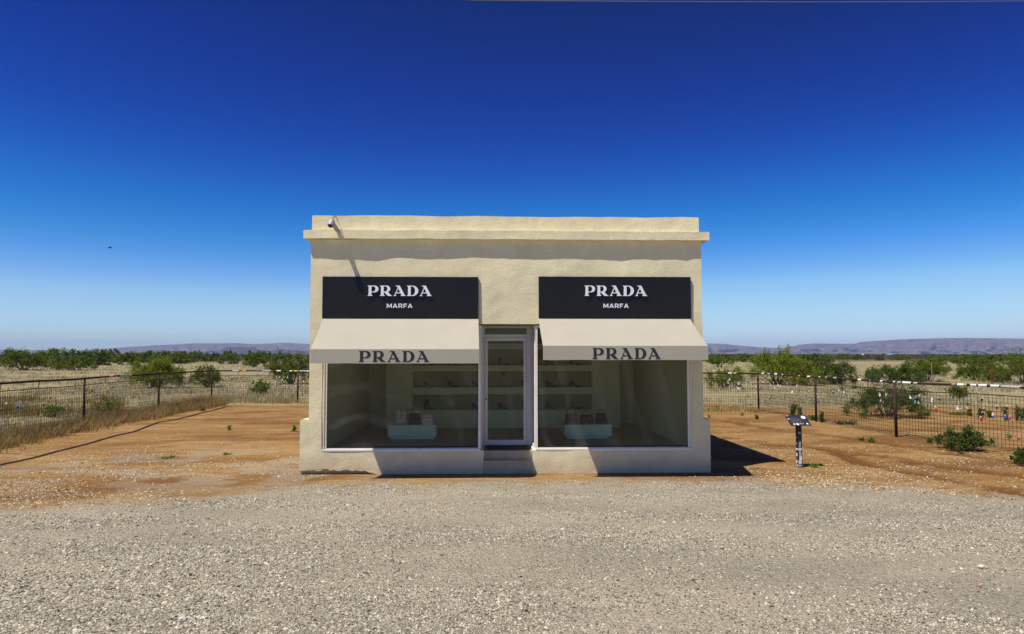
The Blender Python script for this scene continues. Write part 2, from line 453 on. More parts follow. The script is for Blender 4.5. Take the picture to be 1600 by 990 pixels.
# ---------------------------------------------------------------- hills
def hills(name, prof, dist, depth, m, label, seed, base_px=552.6, seg=3.0, rough=1.0):
    xs = np.arange(prof[0][0], prof[-1][0] + 0.1, seg)
    hp = np.interp(xs, [p[0] for p in prof], [p[1] for p in prof])
    nd = 46
    V = np.zeros((nd, len(xs), 3))
    for i, (x, py) in enumerate(zip(xs, hp)):
        r = ray(x, 552.0); d0 = Vector((r.x, r.y, 0)).normalized()
        H = max(0.0, (552.0 - py)) * dist / F * d0.dot(Vector((fwd.x, fwd.y, 0)).normalized()) + 2.27
        for j in range(nd):
            t = j / (nd - 1)
            u = min(1.0, t / 0.62)
            # talus slope, then a steeper caprock, then the level top, then the back slope
            s = 0.55 * u ** 1.2 if u < 0.55 else 0.27 + (u - 0.55) / 0.45 * 0.73
            s = s if t < 0.62 else 1.0 - max(0.0, (t - 0.8) / 0.2) ** 1.5
            g = float(fbm(i * seg * 0.09, j * 0.13, seed, 5)) - 0.5
            g2 = abs(float(fbm(i * seg * 0.035, j * 0.05, seed + 9, 4)) - 0.5)
            amp = 4 * u * (1 - u) if t < 0.62 else 0.03
            rr = dist - depth * 0.62 + depth * t - rough * amp * depth * 0.9 * g2
            hh = H * min(1, max(-0.02, s * (1 + 0.35 * amp * g * rough)))
            if j == nd - 1: hh = -8
            if j == 0: hh = -3
            p = CAM + d0 * rr
            V[j, i] = (p.x, p.y, hh)
    n_ = len(xs); ix = np.arange(nd * n_).reshape(nd, n_)
    fq = np.stack([ix[:-1, :-1], ix[:-1, 1:], ix[1:, 1:], ix[1:, :-1]], -1).reshape(-1, 4)
    o = link(name, np_mesh(name, V.reshape(-1, 3), fq), m)
    return tag(o, label, 'hills', kind='structure')
def hill_mat_detail(m, sc1):
    n, l = m.node_tree.nodes, m.node_tree.links
    b = n['Principled BSDF']; src = b.inputs['Base Color'].links[0].from_socket
    ge = n.new('ShaderNodeNewGeometry')
    t = n.new('ShaderNodeTexNoise'); t.inputs['Scale'].default_value = sc1; t.inputs['Detail'].default_value = 8; t.inputs['Roughness'].default_value = 0.75
    mp = n.new('ShaderNodeMapping'); mp.inputs['Scale'].default_value = (1, 1, 6); l.new(ge.outputs['Position'], mp.inputs[0]); l.new(mp.outputs[0], t.inputs['Vector'])
    r_ = n.new('ShaderNodeMapRange'); r_.inputs[1].default_value = 0.52; r_.inputs[2].default_value = 0.66; r_.inputs[4].default_value = 0.8; l.new(t.outputs['Fac'], r_.inputs[0])
    mx = n.new('ShaderNodeMix'); mx.data_type = 'RGBA'; mx.inputs[7].default_value = (0.012, 0.012, 0.012, 1); l.new(r_.outputs[0], mx.inputs[0]); l.new(src, mx.inputs[6]); l.new(mx.outputs[2], b.inputs['Base Color'])
hm = mat('hill_rock', (0.05, 0.037, 0.038), 1.0, 0.3, 0.011, col2=(0.25, 0.18, 0.145), spec=0.0, coord='Object', stretch=(1, 1, 2.5), detail=10)
hm2 = mat('mesa_rock', (0.045, 0.03, 0.027), 1.0, 0.2, 0.02, col2=(0.10, 0.07, 0.055), spec=0.0, coord='Object', detail=10)
LP = [(-400, 540), (-200, 544), (-60, 546), (0, 545), (60, 546), (130, 546), (160, 544), (200, 541), (240, 538.5), (300, 535.6), (352, 535.4), (362, 534.8), (400, 536.6), (428, 535.2), (445, 534.4), (480, 536.2), (560, 538), (640, 541), (720, 544), (800, 546)]
RP = [(760, 547), (860, 543), (960, 539), (1040, 536.5), (1090, 535.5), (1136, 536.2), (1142, 537.6), (1170, 540), (1195, 542), (1225, 542.6), (1236, 540.3), (1250, 537.4), (1270, 535.6), (1320, 536), (1337, 536), (1344, 533.2), (1380, 531), (1420, 528.6), (1480, 527.2), (1540, 527.2), (1600, 528), (1700, 531), (1850, 536), (2050, 545)]
MP = [(330, 552), (340, 549), (350, 542.2), (356, 541), (396, 541.4), (405, 545.5), (425, 547), (432, 545), (470, 546.4), (500, 549), (520, 552)]
hill_mat_detail(hm, 0.006); hill_mat_detail(hm2, 0.012)
hills('hills', LP, 9000, 2600, hm, 'long low purple-blue hills on the horizon left of the shop', 3, rough=0.8)
hills('hills', RP, 8200, 2400, hm, 'flat-topped purple mesa range on the horizon right of the shop', 17, rough=1.0)
hills('hills', MP, 5600, 900, hm2, 'small darker mesa in front of the left hills', 29, rough=0.5, seg=2.0)

# ---------------------------------------------------------------- the shop
STU = stucco_mat(); GLASS = glass_mat()
ALU = mat('aluminium', (0.80, 0.75, 0.68), 0.4, 0.08, 3.0, metal=0.1, bump=0.05, bscale=40, spec=0.5)
DARK = mat('black_rubber', (0.02, 0.02, 0.02), 0.6, 0.1)
INT = mat('interior_paint', (0.76, 0.75, 0.57), 0.8, 0.04, 1.5, bump=0.05)
CEIL = mat('ceiling_paint', (0.62, 0.62, 0.55), 0.8, 0.03)
CARPET = mat('carpet', (0.42, 0.38, 0.34), 0.95, 0.1, 9, bump=0.3, bscale=200)
MINT = mat('mint_lacquer', (0.80, 0.88, 0.76), 0.35, 0.04, 2)
CONC = mat('step_concrete', (0.47, 0.39, 0.25), 0.9, 0.15, 4, bump=0.4, bscale=50)
def wob(amp=0.012, sc_=1.4, zlo=None):
    def f(c):
        a = mnoise.noise_vector(Vector(c) * sc_) * amp + mnoise.noise_vector(Vector(c) * sc_ * 4.3) * amp * 0.28
        if c.z < 0.05: a.z *= 0.2
        return a
    return f
def FX(px, py=560): return P(px, py, y=0.0).x
def FZ(px, py): return P(px, py, y=0.0).z
X0, X1 = FX(483.5), FX(1098)
DEP = 5.65
ZC0, ZC1 = FZ(790, 375.5), FZ(790, 362.5)      # cornice bottom / top
ZP = FZ(790, 338.5)                             # parapet top
LX0, LX1 = FX(503.5), FX(751)
RX0, RX1 = FX(836.5), FX(1081.5)
DX0, DX1 = FX(756.5), FX(832)                   # recess sides below the sills
ZS = FZ(790, 702.5)                             # sill
ZL = FZ(790, 505)                               # lintel underside
ZF = 0.415                                      # shop floor
T = 0.21
shop = empty('shop_building', (0.35, 2.8, 0), 0, 'small flat-roofed cream stucco shop with two display windows and a recessed glass door', 'building')
off = Vector((-0.35, -2.8, 0))
SHOPPARTS = []
def sp(mb, name, m, **k):
    o = mb.build(name, m, shop, **k); o.location = off; SHOPPARTS.append(o); return o
w = MB()
w.sbox(X0, LX0, 0, T, ZS, ZL, 0.08); w.sbox(RX1, X1, 0, T, ZS, ZL, 0.08)
w.sbox(X0, X1, 0, T, ZL, ZC0, 0.08)
w.sbox(X0, DX0, 0, T, 0.0, ZS, 0.06); w.sbox(DX1, X1, 0, T, -0.06, ZS, 0.06)
w.sbox(X0, X0 + T, T, DEP, -0.06, ZC0, 0.15); w.sbox(X1 - T, X1, T, DEP, -0.06, ZC0, 0.15)
w.sbox(X0 + T, X1 - T, DEP - T, DEP, -0.06, ZC0, 0.2)
w.sbox(DX0 - 0.12, DX0, T, 1.05, -0.05, ZS, 0.1); w.sbox(DX1, DX1 + 0.12, T, 1.05, -0.05, ZS, 0.1)
w.sbox(DX0, DX1, 0.86, 1.05, -0.05, ZF + 0.005, 0.1)
base_wob = wob(0.013, 1.3)
def wall_wob(c):
    a = base_wob(c)
    if c.z < 0.06 and c.y < 0.1 and c.x < FX(592):          # broken foot of the plaster at the left corner
        k = max(0.0, min(1.0, (FX(592) - c.x) / 0.4))
        a.z += k * (0.085 + 0.07 * mnoise.noise(Vector((c.x * 8, 0, 0))))
    return a
sp(w, 'wall', STU, wobble=wall_wob, smooth=False)
f_ = MB().box(X0 + 0.09, FX(600), 0.14, 0.2, -0.06, 0.2)
sp(f_, 'foundation', mat('dark_earth', (0.09, 0.06, 0.04), 0.95, 0.3, 9))
# cornice and parapet run round the roof
w = MB(); cp = 0.115
w.sbox(X0 - 0.125, X1 + 0.125, -cp, 0.2, ZC0, ZC1, 0.07)
w.sbox(X0 - 0.125, X0 + 0.2, 0.2, DEP + cp, ZC0, ZC1, 0.15); w.sbox(X1 - 0.2, X1 + 0.125, 0.2, DEP + cp, ZC0, ZC1, 0.15)
w.sbox(X0 + 0.2, X1 - 0.2, DEP - 0.2, DEP + cp, ZC0, ZC1, 0.2)
sp(w, 'cornice', STU, wobble=wob(0.012, 1.9))
w = MB()
px0, px1 = X0 + 0.015, X1 - 0.04
w.sbox(px0, px1, 0.012, 0.24, ZC1, ZP, 0.08)
w.sbox(px0, px0 + 0.24, 0.24, DEP, ZC1, ZP, 0.15); w.sbox(px1 - 0.24, px1, 0.24, DEP, ZC1, ZP, 0.15)
w.sbox(px0 + 0.24, px1 - 0.24, DEP - 0.24, DEP, ZC1, ZP, 0.2)
sp(w, 'parapet', STU, wobble=wob(0.014, 1.5))
# thickened base of the side walls
ZPL = P(475, 655, y=0).z
def plinth_wob(c):
    a = wall_wob(c)
    if c.z > ZPL - 0.1: a.z += 0.02 * mnoise.noise(Vector((c.x * 3, c.y * 3, 5))) - (0.015 if abs(c.x - 0.35) > 3.85 else 0)
    return a
sp(MB().sbox(X0 - 0.16, X0, 0.0, DEP, 0.0, ZPL, 0.06), 'plinth', STU, wobble=plinth_wob)
sp(MB().sbox(X1, X1 + 0.13, 0.0, DEP, -0.06, ZPL, 0.06), 'plinth', STU, wobble=plinth_wob)
sp(MB().box(X0 + T + 0.003, X1 - T - 0.003, T + 0.003, DEP - T - 0.003, ZC1 + 0.05, ZC1 + 0.12), 'roof', mat('roof_felt', (0.2, 0.19, 0.17), 0.9))
# interior
ix0, ix1, iy1 = X0 + T + 0.004, X1 - T - 0.004, DEP - T - 0.004
sp(MB().box(ix0, ix1, 1.054, iy1, ZF - 0.1, ZF).box(ix0, DX0 - 0.124, T + 0.003, 1.05, ZF - 0.1, ZF).box(DX1 + 0.124, ix1, T + 0.003, 1.05, ZF - 0.1, ZF), 'carpet_floor', CARPET)
sp(MB().box(ix0, ix1, T + 0.003, iy1, 3.24, 3.3), 'ceiling', CEIL)
sp(MB().box(ix0, ix0 + 0.02, T + 0.003, iy1 - 0.03, ZF + 0.002, 3.238).box(ix1 - 0.02, ix1, T + 0.003, iy1 - 0.03, ZF + 0.002, 3.238)
   .box(ix0, ix1, iy1 - 0.026, iy1, ZF + 0.002, 3.238), 'interior_wall', INT)
# display wall with recessed shelf bays
YS = 4.25
def SXp(px): return P(px, 600, y=YS).x
def SZp(py): return P(790, py, y=YS).z
sx0, sx1, bx0, bx1 = SXp(603), SXp(968), SXp(644.5), SXp(925.5)
zs = [SZp(639.5), SZp(604.5), SZp(570), SZp(535.5)]      # shelf tops
zt = [SZp(615), SZp(579), SZp(544.5), SZp(512)]          # opening heads
w = MB()
w.box(sx0, bx0, YS, iy1 - 0.03, ZF + 0.002, 3.236).box(bx1, sx1, YS, iy1 - 0.03, ZF + 0.002, 3.236)
w.box(bx0, bx1, YS, YS + 0.38, ZF + 0.002, zs[0])
for i in range(3): w.box(bx0, bx1, YS, YS + 0.38, zt[i], zs[i + 1])
w.box(bx0, bx1, YS, YS + 0.38, zt[3], 3.236)
sp(w, 'shelf_wall', INT)
sp(MB().box(bx0, bx1, YS + 0.381, iy1 - 0.03, ZF + 0.002, 3.236), 'shelf_back', mat('shelf_back_shaded', (0.34, 0.35, 0.265), 0.8, 0.04, 1.5))  # shade inside the bays is painted in as a darker wall colour

def frame_boxes(mb, x0, x1, z0, z1, y0, y1, t, tb=None, tt=None):
    tb = tb or t; tt = tt or t
    mb.box(x0, x0 + t, y0, y1, z0, z1); mb.box(x1 - t, x1, y0, y1, z0, z1)
    mb.box(x0 + t, x1 - t, y0, y1, z0, z0 + tb); mb.box(x0 + t, x1 - t, y0, y1, z1 - tt, z1); return mb
def window(x0, x1, side):
    outer = x0 if side < 0 else x1
    fr = frame_boxes(MB(), x0 + (0.05 if side < 0 else 0.004), x1 - (0.05 if side > 0 else 0.004), ZS + 0.004, ZL - 0.03, 0.03, 0.10, 0.04)
    wf = sp(fr, 'window', ALU)
    MB().box(min(outer, outer - side * 0.048) , max(outer, outer - side * 0.048), 0.012, 0.10, ZS + 0.03, ZL - 0.03).build('jamb', STU, wf)
    wf['label'] = 'fixed display window in an aluminium frame'
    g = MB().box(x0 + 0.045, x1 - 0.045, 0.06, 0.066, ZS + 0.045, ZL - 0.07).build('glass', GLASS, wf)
    s = MB().box(x0 + 0.006, x1 - 0.006, -0.010, 0.028, ZS - 0.006, ZS + 0.028).build('sill', ALU, wf, bevel=0.004)
    k = MB().box(x0 + 0.06, x0 + 0.07, 0.052, 0.074, ZS + 0.06, ZL - 0.087).box(x1 - 0.07, x1 - 0.06, 0.052, 0.074, ZS + 0.06, ZL - 0.087)
    k.box(x0 + 0.07, x1 - 0.07, 0.052, 0.074, ZS + 0.059, ZS + 0.069).build('gasket', DARK, wf)
window(LX0, LX1, -1); window(RX0, RX1, 1)
# side lights of the door recess
for xs_ in (LX1 - 0.004, RX0 + 0.004):
    x_in = xs_
    r = MB()
    r.box(x_in - 0.02, x_in + 0.02, 0.104, 0.85, ZS, ZS + 0.05).box(x_in - 0.02, x_in + 0.02, 0.104, 0.85, ZL - 0.07, ZL - 0.03)
    r.box(x_in - 0.018, x_in + 0.018, 0.104, 0.15, ZS + 0.05, ZL - 0.07).box(x_in - 0.018, x_in + 0.018, 0.80, 0.85, ZS + 0.05, ZL - 0.07)
    r.box(x_in - 0.021, x_in + 0.021, 0.107, 0.147, ZS - .001, ZL - .029)
    wf = sp(r, 'window', ALU); wf['label'] = 'narrow side window of the door recess'
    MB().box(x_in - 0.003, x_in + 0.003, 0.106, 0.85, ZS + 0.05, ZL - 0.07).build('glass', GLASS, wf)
# door set back in the recess
YD = 0.86
def DXp(px): return P(px, 600, y=YD).x
def DZp(py): return P(790, py, y=YD).z
fx0, fx1 = LX1 - 0.02, RX0 + 0.02
dl0, dl1 = DXp(757.5), DXp(822.5)
z0d, z1d, ztr0, ztr1 = ZF + 0.012, DZp(526.5), DZp(521.5), ZL - 0.015
fr = MB()
fr.box(fx0, dl0 - 0.006, YD - 0.045, YD + 0.06, z0d, ztr1)
fr.box(dl1 + 0.006, DXp(826), YD - 0.03, YD + 0.06, z0d, ztr1); fr.box(DXp(826) + .002, DXp(830), YD - 0.05, YD + 0.06, z0d, ztr1)
fr.box(DXp(830) + .002, fx1, YD - 0.02, YD + 0.06, z0d, ztr1)
fr.box(dl0 - 0.006, dl1 + 0.006, YD - 0.045, YD + 0.06, z1d + 0.006, ztr0 + 0.0)
fr.box(dl0 - 0.006, dl1 + 0.006, YD - 0.045, YD + 0.06, ztr1 - 0.03, ztr1)
df = sp(fr, 'door_frame', ALU)
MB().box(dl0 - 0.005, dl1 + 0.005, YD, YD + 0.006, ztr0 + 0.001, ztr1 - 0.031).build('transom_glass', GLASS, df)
door = sp(frame_boxes(MB(), dl0, dl1, z0d + 0.008, z1d, YD - 0.035, YD + 0.012, 0.06, 0.10, 0.07), 'door', ALU, bevel=0.003)
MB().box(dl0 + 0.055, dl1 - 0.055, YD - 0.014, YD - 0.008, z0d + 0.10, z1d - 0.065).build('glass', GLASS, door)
lk = MB(); lz = DZp(622)
lk.tube([(dl0 + 0.03, YD - 0.035, lz), (dl0 + 0.03, YD - 0.047, lz)], 0.019, 14)
lk.build('lock', mat('dark_brass', (0.12, 0.08, 0.04), 0.4, metal=0.8), door); lk = MB()
lk.tube([(dl0 + 0.035, YD - 0.035, lz + 0.09), (dl0 + 0.035, YD - 0.042, lz + 0.09)], 0.008, 10)
lk.build('lock', mat('dark_brass', (0.12, 0.08, 0.04), 0.4, metal=0.8), door)
p = P(786.5, 583, y=YD - 0.016)
MB().tube([(p.x, YD - 0.0145, p.z), (p.x, YD - 0.019, p.z)], 0.034, 20).build('round_sticker', mat('sticker_dark', (0.04, 0.04, 0.03), 0.5), door)
# steps of the recess
ZT1 = FZ(790, 718.5)
st = MB()
st.sbox(DX0 + 0.003, DX1 - 0.003, 0.14, 0.855, -0.05, ZF, 0.07)
sp(st, 'threshold', CONC, wobble=wob(0.005, 2.0))
st = MB(); st.sbox(DX0 + 0.003, DX1 - 0.003, -0.015, 0.138, -0.05, ZT1, 0.06)
sp(st, 'step', CONC, wobble=wob(0.006, 2.2))
sp(MB().box(DX0 + 0.03, DX1 - 0.03, 0.2, 0.78, ZF + 0.008, ZF + 0.02), 'door_mat', mat('mat_fibre', (0.10, 0.08, 0.055), 0.95, bump=0.4, bscale=150))

# ---------------------------------------------------------------- lettering
def arc(cx, cy_, rx, ry, a0, a1, n=14):
    return [(cx + rx * math.cos(R(a0 + (a1 - a0) * i / n)), cy_ + ry * math.sin(R(a0 + (a1 - a0) * i / n))) for i in range(n + 1)]
SER = {
 'P': (1.09, [[(0,1),(0,.975),(.115,.90),(.115,.10),(0,.03),(0,0),(.49,0),(.49,.03),(.385,.10),(.385,.345),(.66,.345)] + arc(.68,.672,.40,.328,-88,88),
              [(.385,.42),(.385,.925),(.56,.925)] + arc(.56,.672,.225,.253,88,-88)]),
 'R': (1.22, [[(0,1),(0,.975),(.115,.90),(.115,.10),(0,.03),(0,0),(.50,0),(.50,.03),(.385,.10),(.385,.36),(.45,.34),(.80,0),(1.22,0),(1.22,.03),(1.12,.06),(.80,.375)] + arc(.66,.685,.37,.315,-66,88),
              [(.385,.43),(.385,.93),(.54,.93)] + arc(.54,.68,.205,.25,88,-88)]),
 'A': (1.22, [[(.20,1),(.20,.975),(.34,.92),(.43,.80),(.115,.09),(0,.03),(0,0),(.30,0),(.30,.03),(.205,.09),(.27,.25),(.73,.25),(.80,.09),(.71,.03),(.71,0),(1.22,0),(1.22,.03),(1.11,.09),(.62,1)],
              [(.305,.33),(.475,.72),(.69,.33)]]),
 'D': (1.12, [[(0,1),(0,.975),(.10,.90),(.10,.10),(0,.03),(0,0),(.54,0)] + arc(.54,.5,.575,.5,-88,88),
              [(.37,.07),(.37,.93),(.50,.93)] + arc(.50,.5,.30,.43,88,-88)]),
}
SANS = {
 'M': (1.30, [[(0,0),(.22,0),(.22,.62),(.58,.12),(.72,.12),(1.08,.62),(1.08,0),(1.30,0),(1.30,1),(1.05,1),(.65,.42),(.25,1),(0,1)]]),
 'A': (1.20, [[(0,0),(.25,0),(.345,.20),(.855,.20),(.95,0),(1.20,0),(.73,1),(.47,1)], [(.43,.38),(.60,.78),(.77,.38)]]),
 'R': (1.08, [[(0,0),(.22,0),(.22,.30),(.52,.30),(.78,0),(1.08,0),(.79,.33)] + arc(.70,.65,.33,.35,-66,88) + [(0,1)],
              [(.22,.48),(.22,.81),(.66,.81)] + arc(.66,.645,.13,.165,88,-88)]),
 'F': (0.86, [[(0,0),(.22,0),(.22,.36),(.74,.36),(.74,.55),(.22,.55),(.22,.80),(.86,.80),(.86,1),(0,1)]]),
}
def letters(word, font, x0, x1, z0, z1, y, th, name, m, parent, gap=0.12, loc=(0, 0, 0), tilt=0):
    tot = sum(font[c][0] for c in word) + gap * (len(word) - 1)
    cu = bpy.data.curves.new(name, 'CURVE'); cu.dimensions = '2D'; cu.fill_mode = 'BOTH'; cu.extrude = th / 2
    sx, sz = (x1 - x0) / tot, (z1 - z0)
    cur = 0
    for ch in word:
        adv, loops = font[ch]
        for lp in loops:
            s = cu.splines.new('POLY'); s.points.add(len(lp) - 1); s.use_cyclic_u = True
            for i, (a, b) in enumerate(lp): s.points[i].co = ((cur + a) * sx, b * sz, 0, 1)
        cur += adv + gap
    tmp = bpy.data.objects.new('tmp', cu); C.objects.link(tmp)
    dg = bpy.context.evaluated_depsgraph_get(); dg.update()
    me = bpy.data.meshes.new_from_object(tmp.evaluated_get(dg)); bpy.data.objects.remove(tmp)
    me.name = name; me.materials.clear()
    # curve plane (x, y) -> wall plane (x, z)
    me.transform(Matrix(((1,0,0,x0),(0,0,-1,y - th/2),(0,1,0,z0),(0,0,0,1))))
    o = link(name, me, m, parent); return o

SIGN = mat('sign_black', (0.012, 0.0115, 0.011), 0.3, 0.15, 1.2, spec=0.25)
WHITEL = mat('letter_white', (0.78, 0.78, 0.80), 0.35, 0.03)
INKL = mat('letter_black', (0.02, 0.022, 0.028), 0.7, 0.1)
FAB = mat('awning_fabric', (0.45, 0.41, 0.32), 0.8, 0.035, 2.0, bump=0.08, bscale=300, spec=0.2, transl=0.12)
def sign(px0, px1, lab, t1, t2):
    x0, x1 = FX(px0, 465), FX(px1, 465); z0, z1 = FZ((px0+px1)/2, 497), FZ((px0+px1)/2, 433.3)
    r = empty('shop_sign', ((x0+x1)/2, 0, z0), 0, lab, 'sign', 'black fascia signs above the display windows')
    o2 = Vector((-(x0+x1)/2, 0, -z0))
    a = MB().box(x0, x1, -0.048, -0.014, z0, z1).build('sign_panel', SIGN, r, bevel=0.003); a.location = o2
    b = MB().box(x0 + 0.05, x1 - 0.05, -0.0145, 0.03, z0 + 0.05, z1 - 0.05).build('bracket', DARK, r); b.location = o2
    c = letters('PRADA', SER, FX(t1[0], 455), FX(t1[1], 455), FZ(t1[0], 463.2), FZ(t1[0], 447.2), -0.062, 0.02, 'lettering', WHITEL, r); c.location = o2
    c = letters('MARFA', SANS, FX(t2[0], 479), FX(t2[1], 479), FZ(t2[0], 481.9), FZ(t2[0], 475.2), -0.052, 0.01, 'lettering', WHITEL, r, gap=0.22); c.location = o2
sign(504.5, 747.5, 'glossy black sign with white raised lettering over the left display window', (575.3, 675.3), (605, 645))
sign(841.5, 1078.5, 'glossy black sign with white raised lettering over the right display window', (912.3, 1009.8), (942, 981.3))

YA = -1.08
def awning(t0, t1, f0, f1, b0, b1, lab, tx):
    """t: top corners on the wall, f: front edge, b: bottom of the valance (pixels surveyed at their own depth)"""
    A0 = P(t0, 497.3, y=-0.05); A1 = P(t1, 497.3, y=-0.05)
    zt_ = (A0.z + A1.z) / 2
    B0, B1 = P(f0[0], f0[1], y=YA), P(f1[0], f1[1], y=YA)
    D0, D1 = P(b0[0], b0[1], y=YA), P(b1[0], b1[1], y=YA)
    zf, zb = (B0.z + B1.z) / 2, (D0.z + D1.z) / 2
    xa0, xa1 = A0.x, A1.x; xb0, xb1 = (B0.x + D0.x) / 2, (B1.x + D1.x) / 2
    c = Vector(((xa0 + xa1) / 2, 0, zt_))
    r = empty('awning', c, 0, lab, 'awning', 'cream fabric awnings over the display windows')
    n_ = 40; k_ = 14
    vs, fs = [], []
    th = 0.006
    for lay in (0, 1):
        for i in range(n_ + 1):
            u = i / n_
            for j in range(k_ + 1):
                v = j / k_
                xa = xa0 + (xa1 - xa0) * u; xb = xb0 + (xb1 - xb0) * u
                sag = -0.022 * math.sin(math.pi * v) * (0.6 + 0.4 * math.sin(math.pi * u)) + 0.003 * mnoise.noise(Vector((u * 9, v * 3, lab.__len__())))
                p = Vector((xa + (xb - xa) * v, -0.05 + (YA + 0.05) * v, zt_ + (zf - zt_) * v + sag - th * lay)) - c
                vs.append(p)
    st_ = (n_ + 1) * (k_ + 1)
    for lay in (0, 1):
        for i in range(n_):
            for j in range(k_):
                q = [lay*st_ + i*(k_+1)+j, lay*st_ + i*(k_+1)+j+1, lay*st_ + (i+1)*(k_+1)+j+1, lay*st_ + (i+1)*(k_+1)+j]
                fs.append(tuple(q if lay == 0 else q[::-1]))
    MB().poly(vs, fs).build('canopy', FAB, r, smooth=True)
    vs, fs = [], []
    m_ = 6
    for lay in (0, 1):
        for i in range(n_ + 1):
            u = i / n_
            for j in range(m_ + 1):
                v = j / m_
                y = YA - 0.004 + 0.0015 * mnoise.noise(Vector((u * 11, v * 2, 3))) * v + 0.006 * lay
                vs.append(Vector((xb0 + (xb1 - xb0) * u, y, zf + 0.006 + (zb - zf - 0.006) * v + (0.004 * mnoise.noise(Vector((u * 7, 0, 9))) * v))) - c)
    st_ = (n_ + 1) * (m_ + 1)
    for lay in (0, 1):
        for i in range(n_):
            for j in range(m_):
                q = [lay*st_ + i*(m_+1)+j, lay*st_ + i*(m_+1)+j+1, lay*st_ + (i+1)*(m_+1)+j+1, lay*st_ + (i+1)*(m_+1)+j]
                fs.append(tuple(q if lay == 0 else q[::-1]))
    MB().poly(vs, fs).build('valance', FAB, r, smooth=True)
    br = MB()
    for xw, xf in ((xa0 + 0.06, xb0 + 0.06), ((xa0+xa1)/2, (xb0+xb1)/2), (xa1 - 0.06, xb1 - 0.06)):
        br.tube([Vector((xw, -0.05, zt_ - 0.045)) - c, Vector((xf, YA + 0.03, zf - 0.03)) - c], 0.009, 6)
    br.tube([Vector((xb0 + 0.01, YA + 0.03, zf - 0.04)) - c, Vector((xb1 - 0.01, YA + 0.03, zf - 0.04)) - c], 0.012, 6)
    br.tube([Vector((xa0 + 0.01, -0.04, zt_ - 0.03)) - c, Vector((xa1 - 0.01, -0.04, zt_ - 0.03)) - c], 0.015, 6)
    br.build('frame', ALU, r)
    q0, q1 = P(tx[0], tx[3], y=YA), P(tx[1], tx[3], y=YA); q2 = P(tx[0], tx[2], y=YA)
    letters('PRADA', SER, q0.x, q1.x, q0.z, q2.z, YA - 0.0070, 0.0015, 'lettering', INKL, r, gap=0.16).location = -c
awning(505, 747.5, (485, 545), (748.5, 545), (484.5, 567), (748.5, 566.5), 'cream awning with black lettering over the left display window', (560.6, 671, 547.2, 564.2))
awning(841.5, 1078.5, (848, 540), (1106.5, 539.5), (849, 562.2), (1106.5, 560.5), 'cream awning with black lettering over the right display window', (925.6, 1032.5, 542.6, 559.6))

# ---------------------------------------------------------------- security camera on the parapet
cp_ = P(517.5, 349.5, y=-0.36)
r = empty('security_camera', (cp_.x, -0.36, cp_.z), 0, 'small white security camera on a bent arm on the parapet', 'camera')
WP = mat('white_plastic', (0.40, 0.385, 0.35), 0.4, 0.03)
dirv = Vector((-0.12, -0.45, -0.75)).normalized()
MB().tube([-dirv * 0.07, dirv * 0.06], 0.055, 18).build('body', WP, r, bevel=0.006)
MB().tube([dirv * 0.060, dirv * 0.070], 0.044, 18).build('lens', mat('lens_black', (0.015, 0.015, 0.015), 0.15), r)
MB().tube([(0, 0.04, 0.045), (0.02, 0.09, 0.0), (0.07, 0.18, -0.09), (0.09, 0.30, -0.10), (0.09, 0.372, -0.10)], 0.042, 10).build('arm', WP, r, smooth=True)
MB().tube([(0.09, 0.345, -0.11), (0.09, 0.375, -0.11)], 0.055, 14).build('wall_bracket', WP, r)
MB().tube([(0.0, 0.05, 0.06), (0.03, 0.15, 0.17), (0.035, 0.30, 0.17), (0.04, 0.37, 0.11)], 0.006, 6).build('cord', DARK, r)

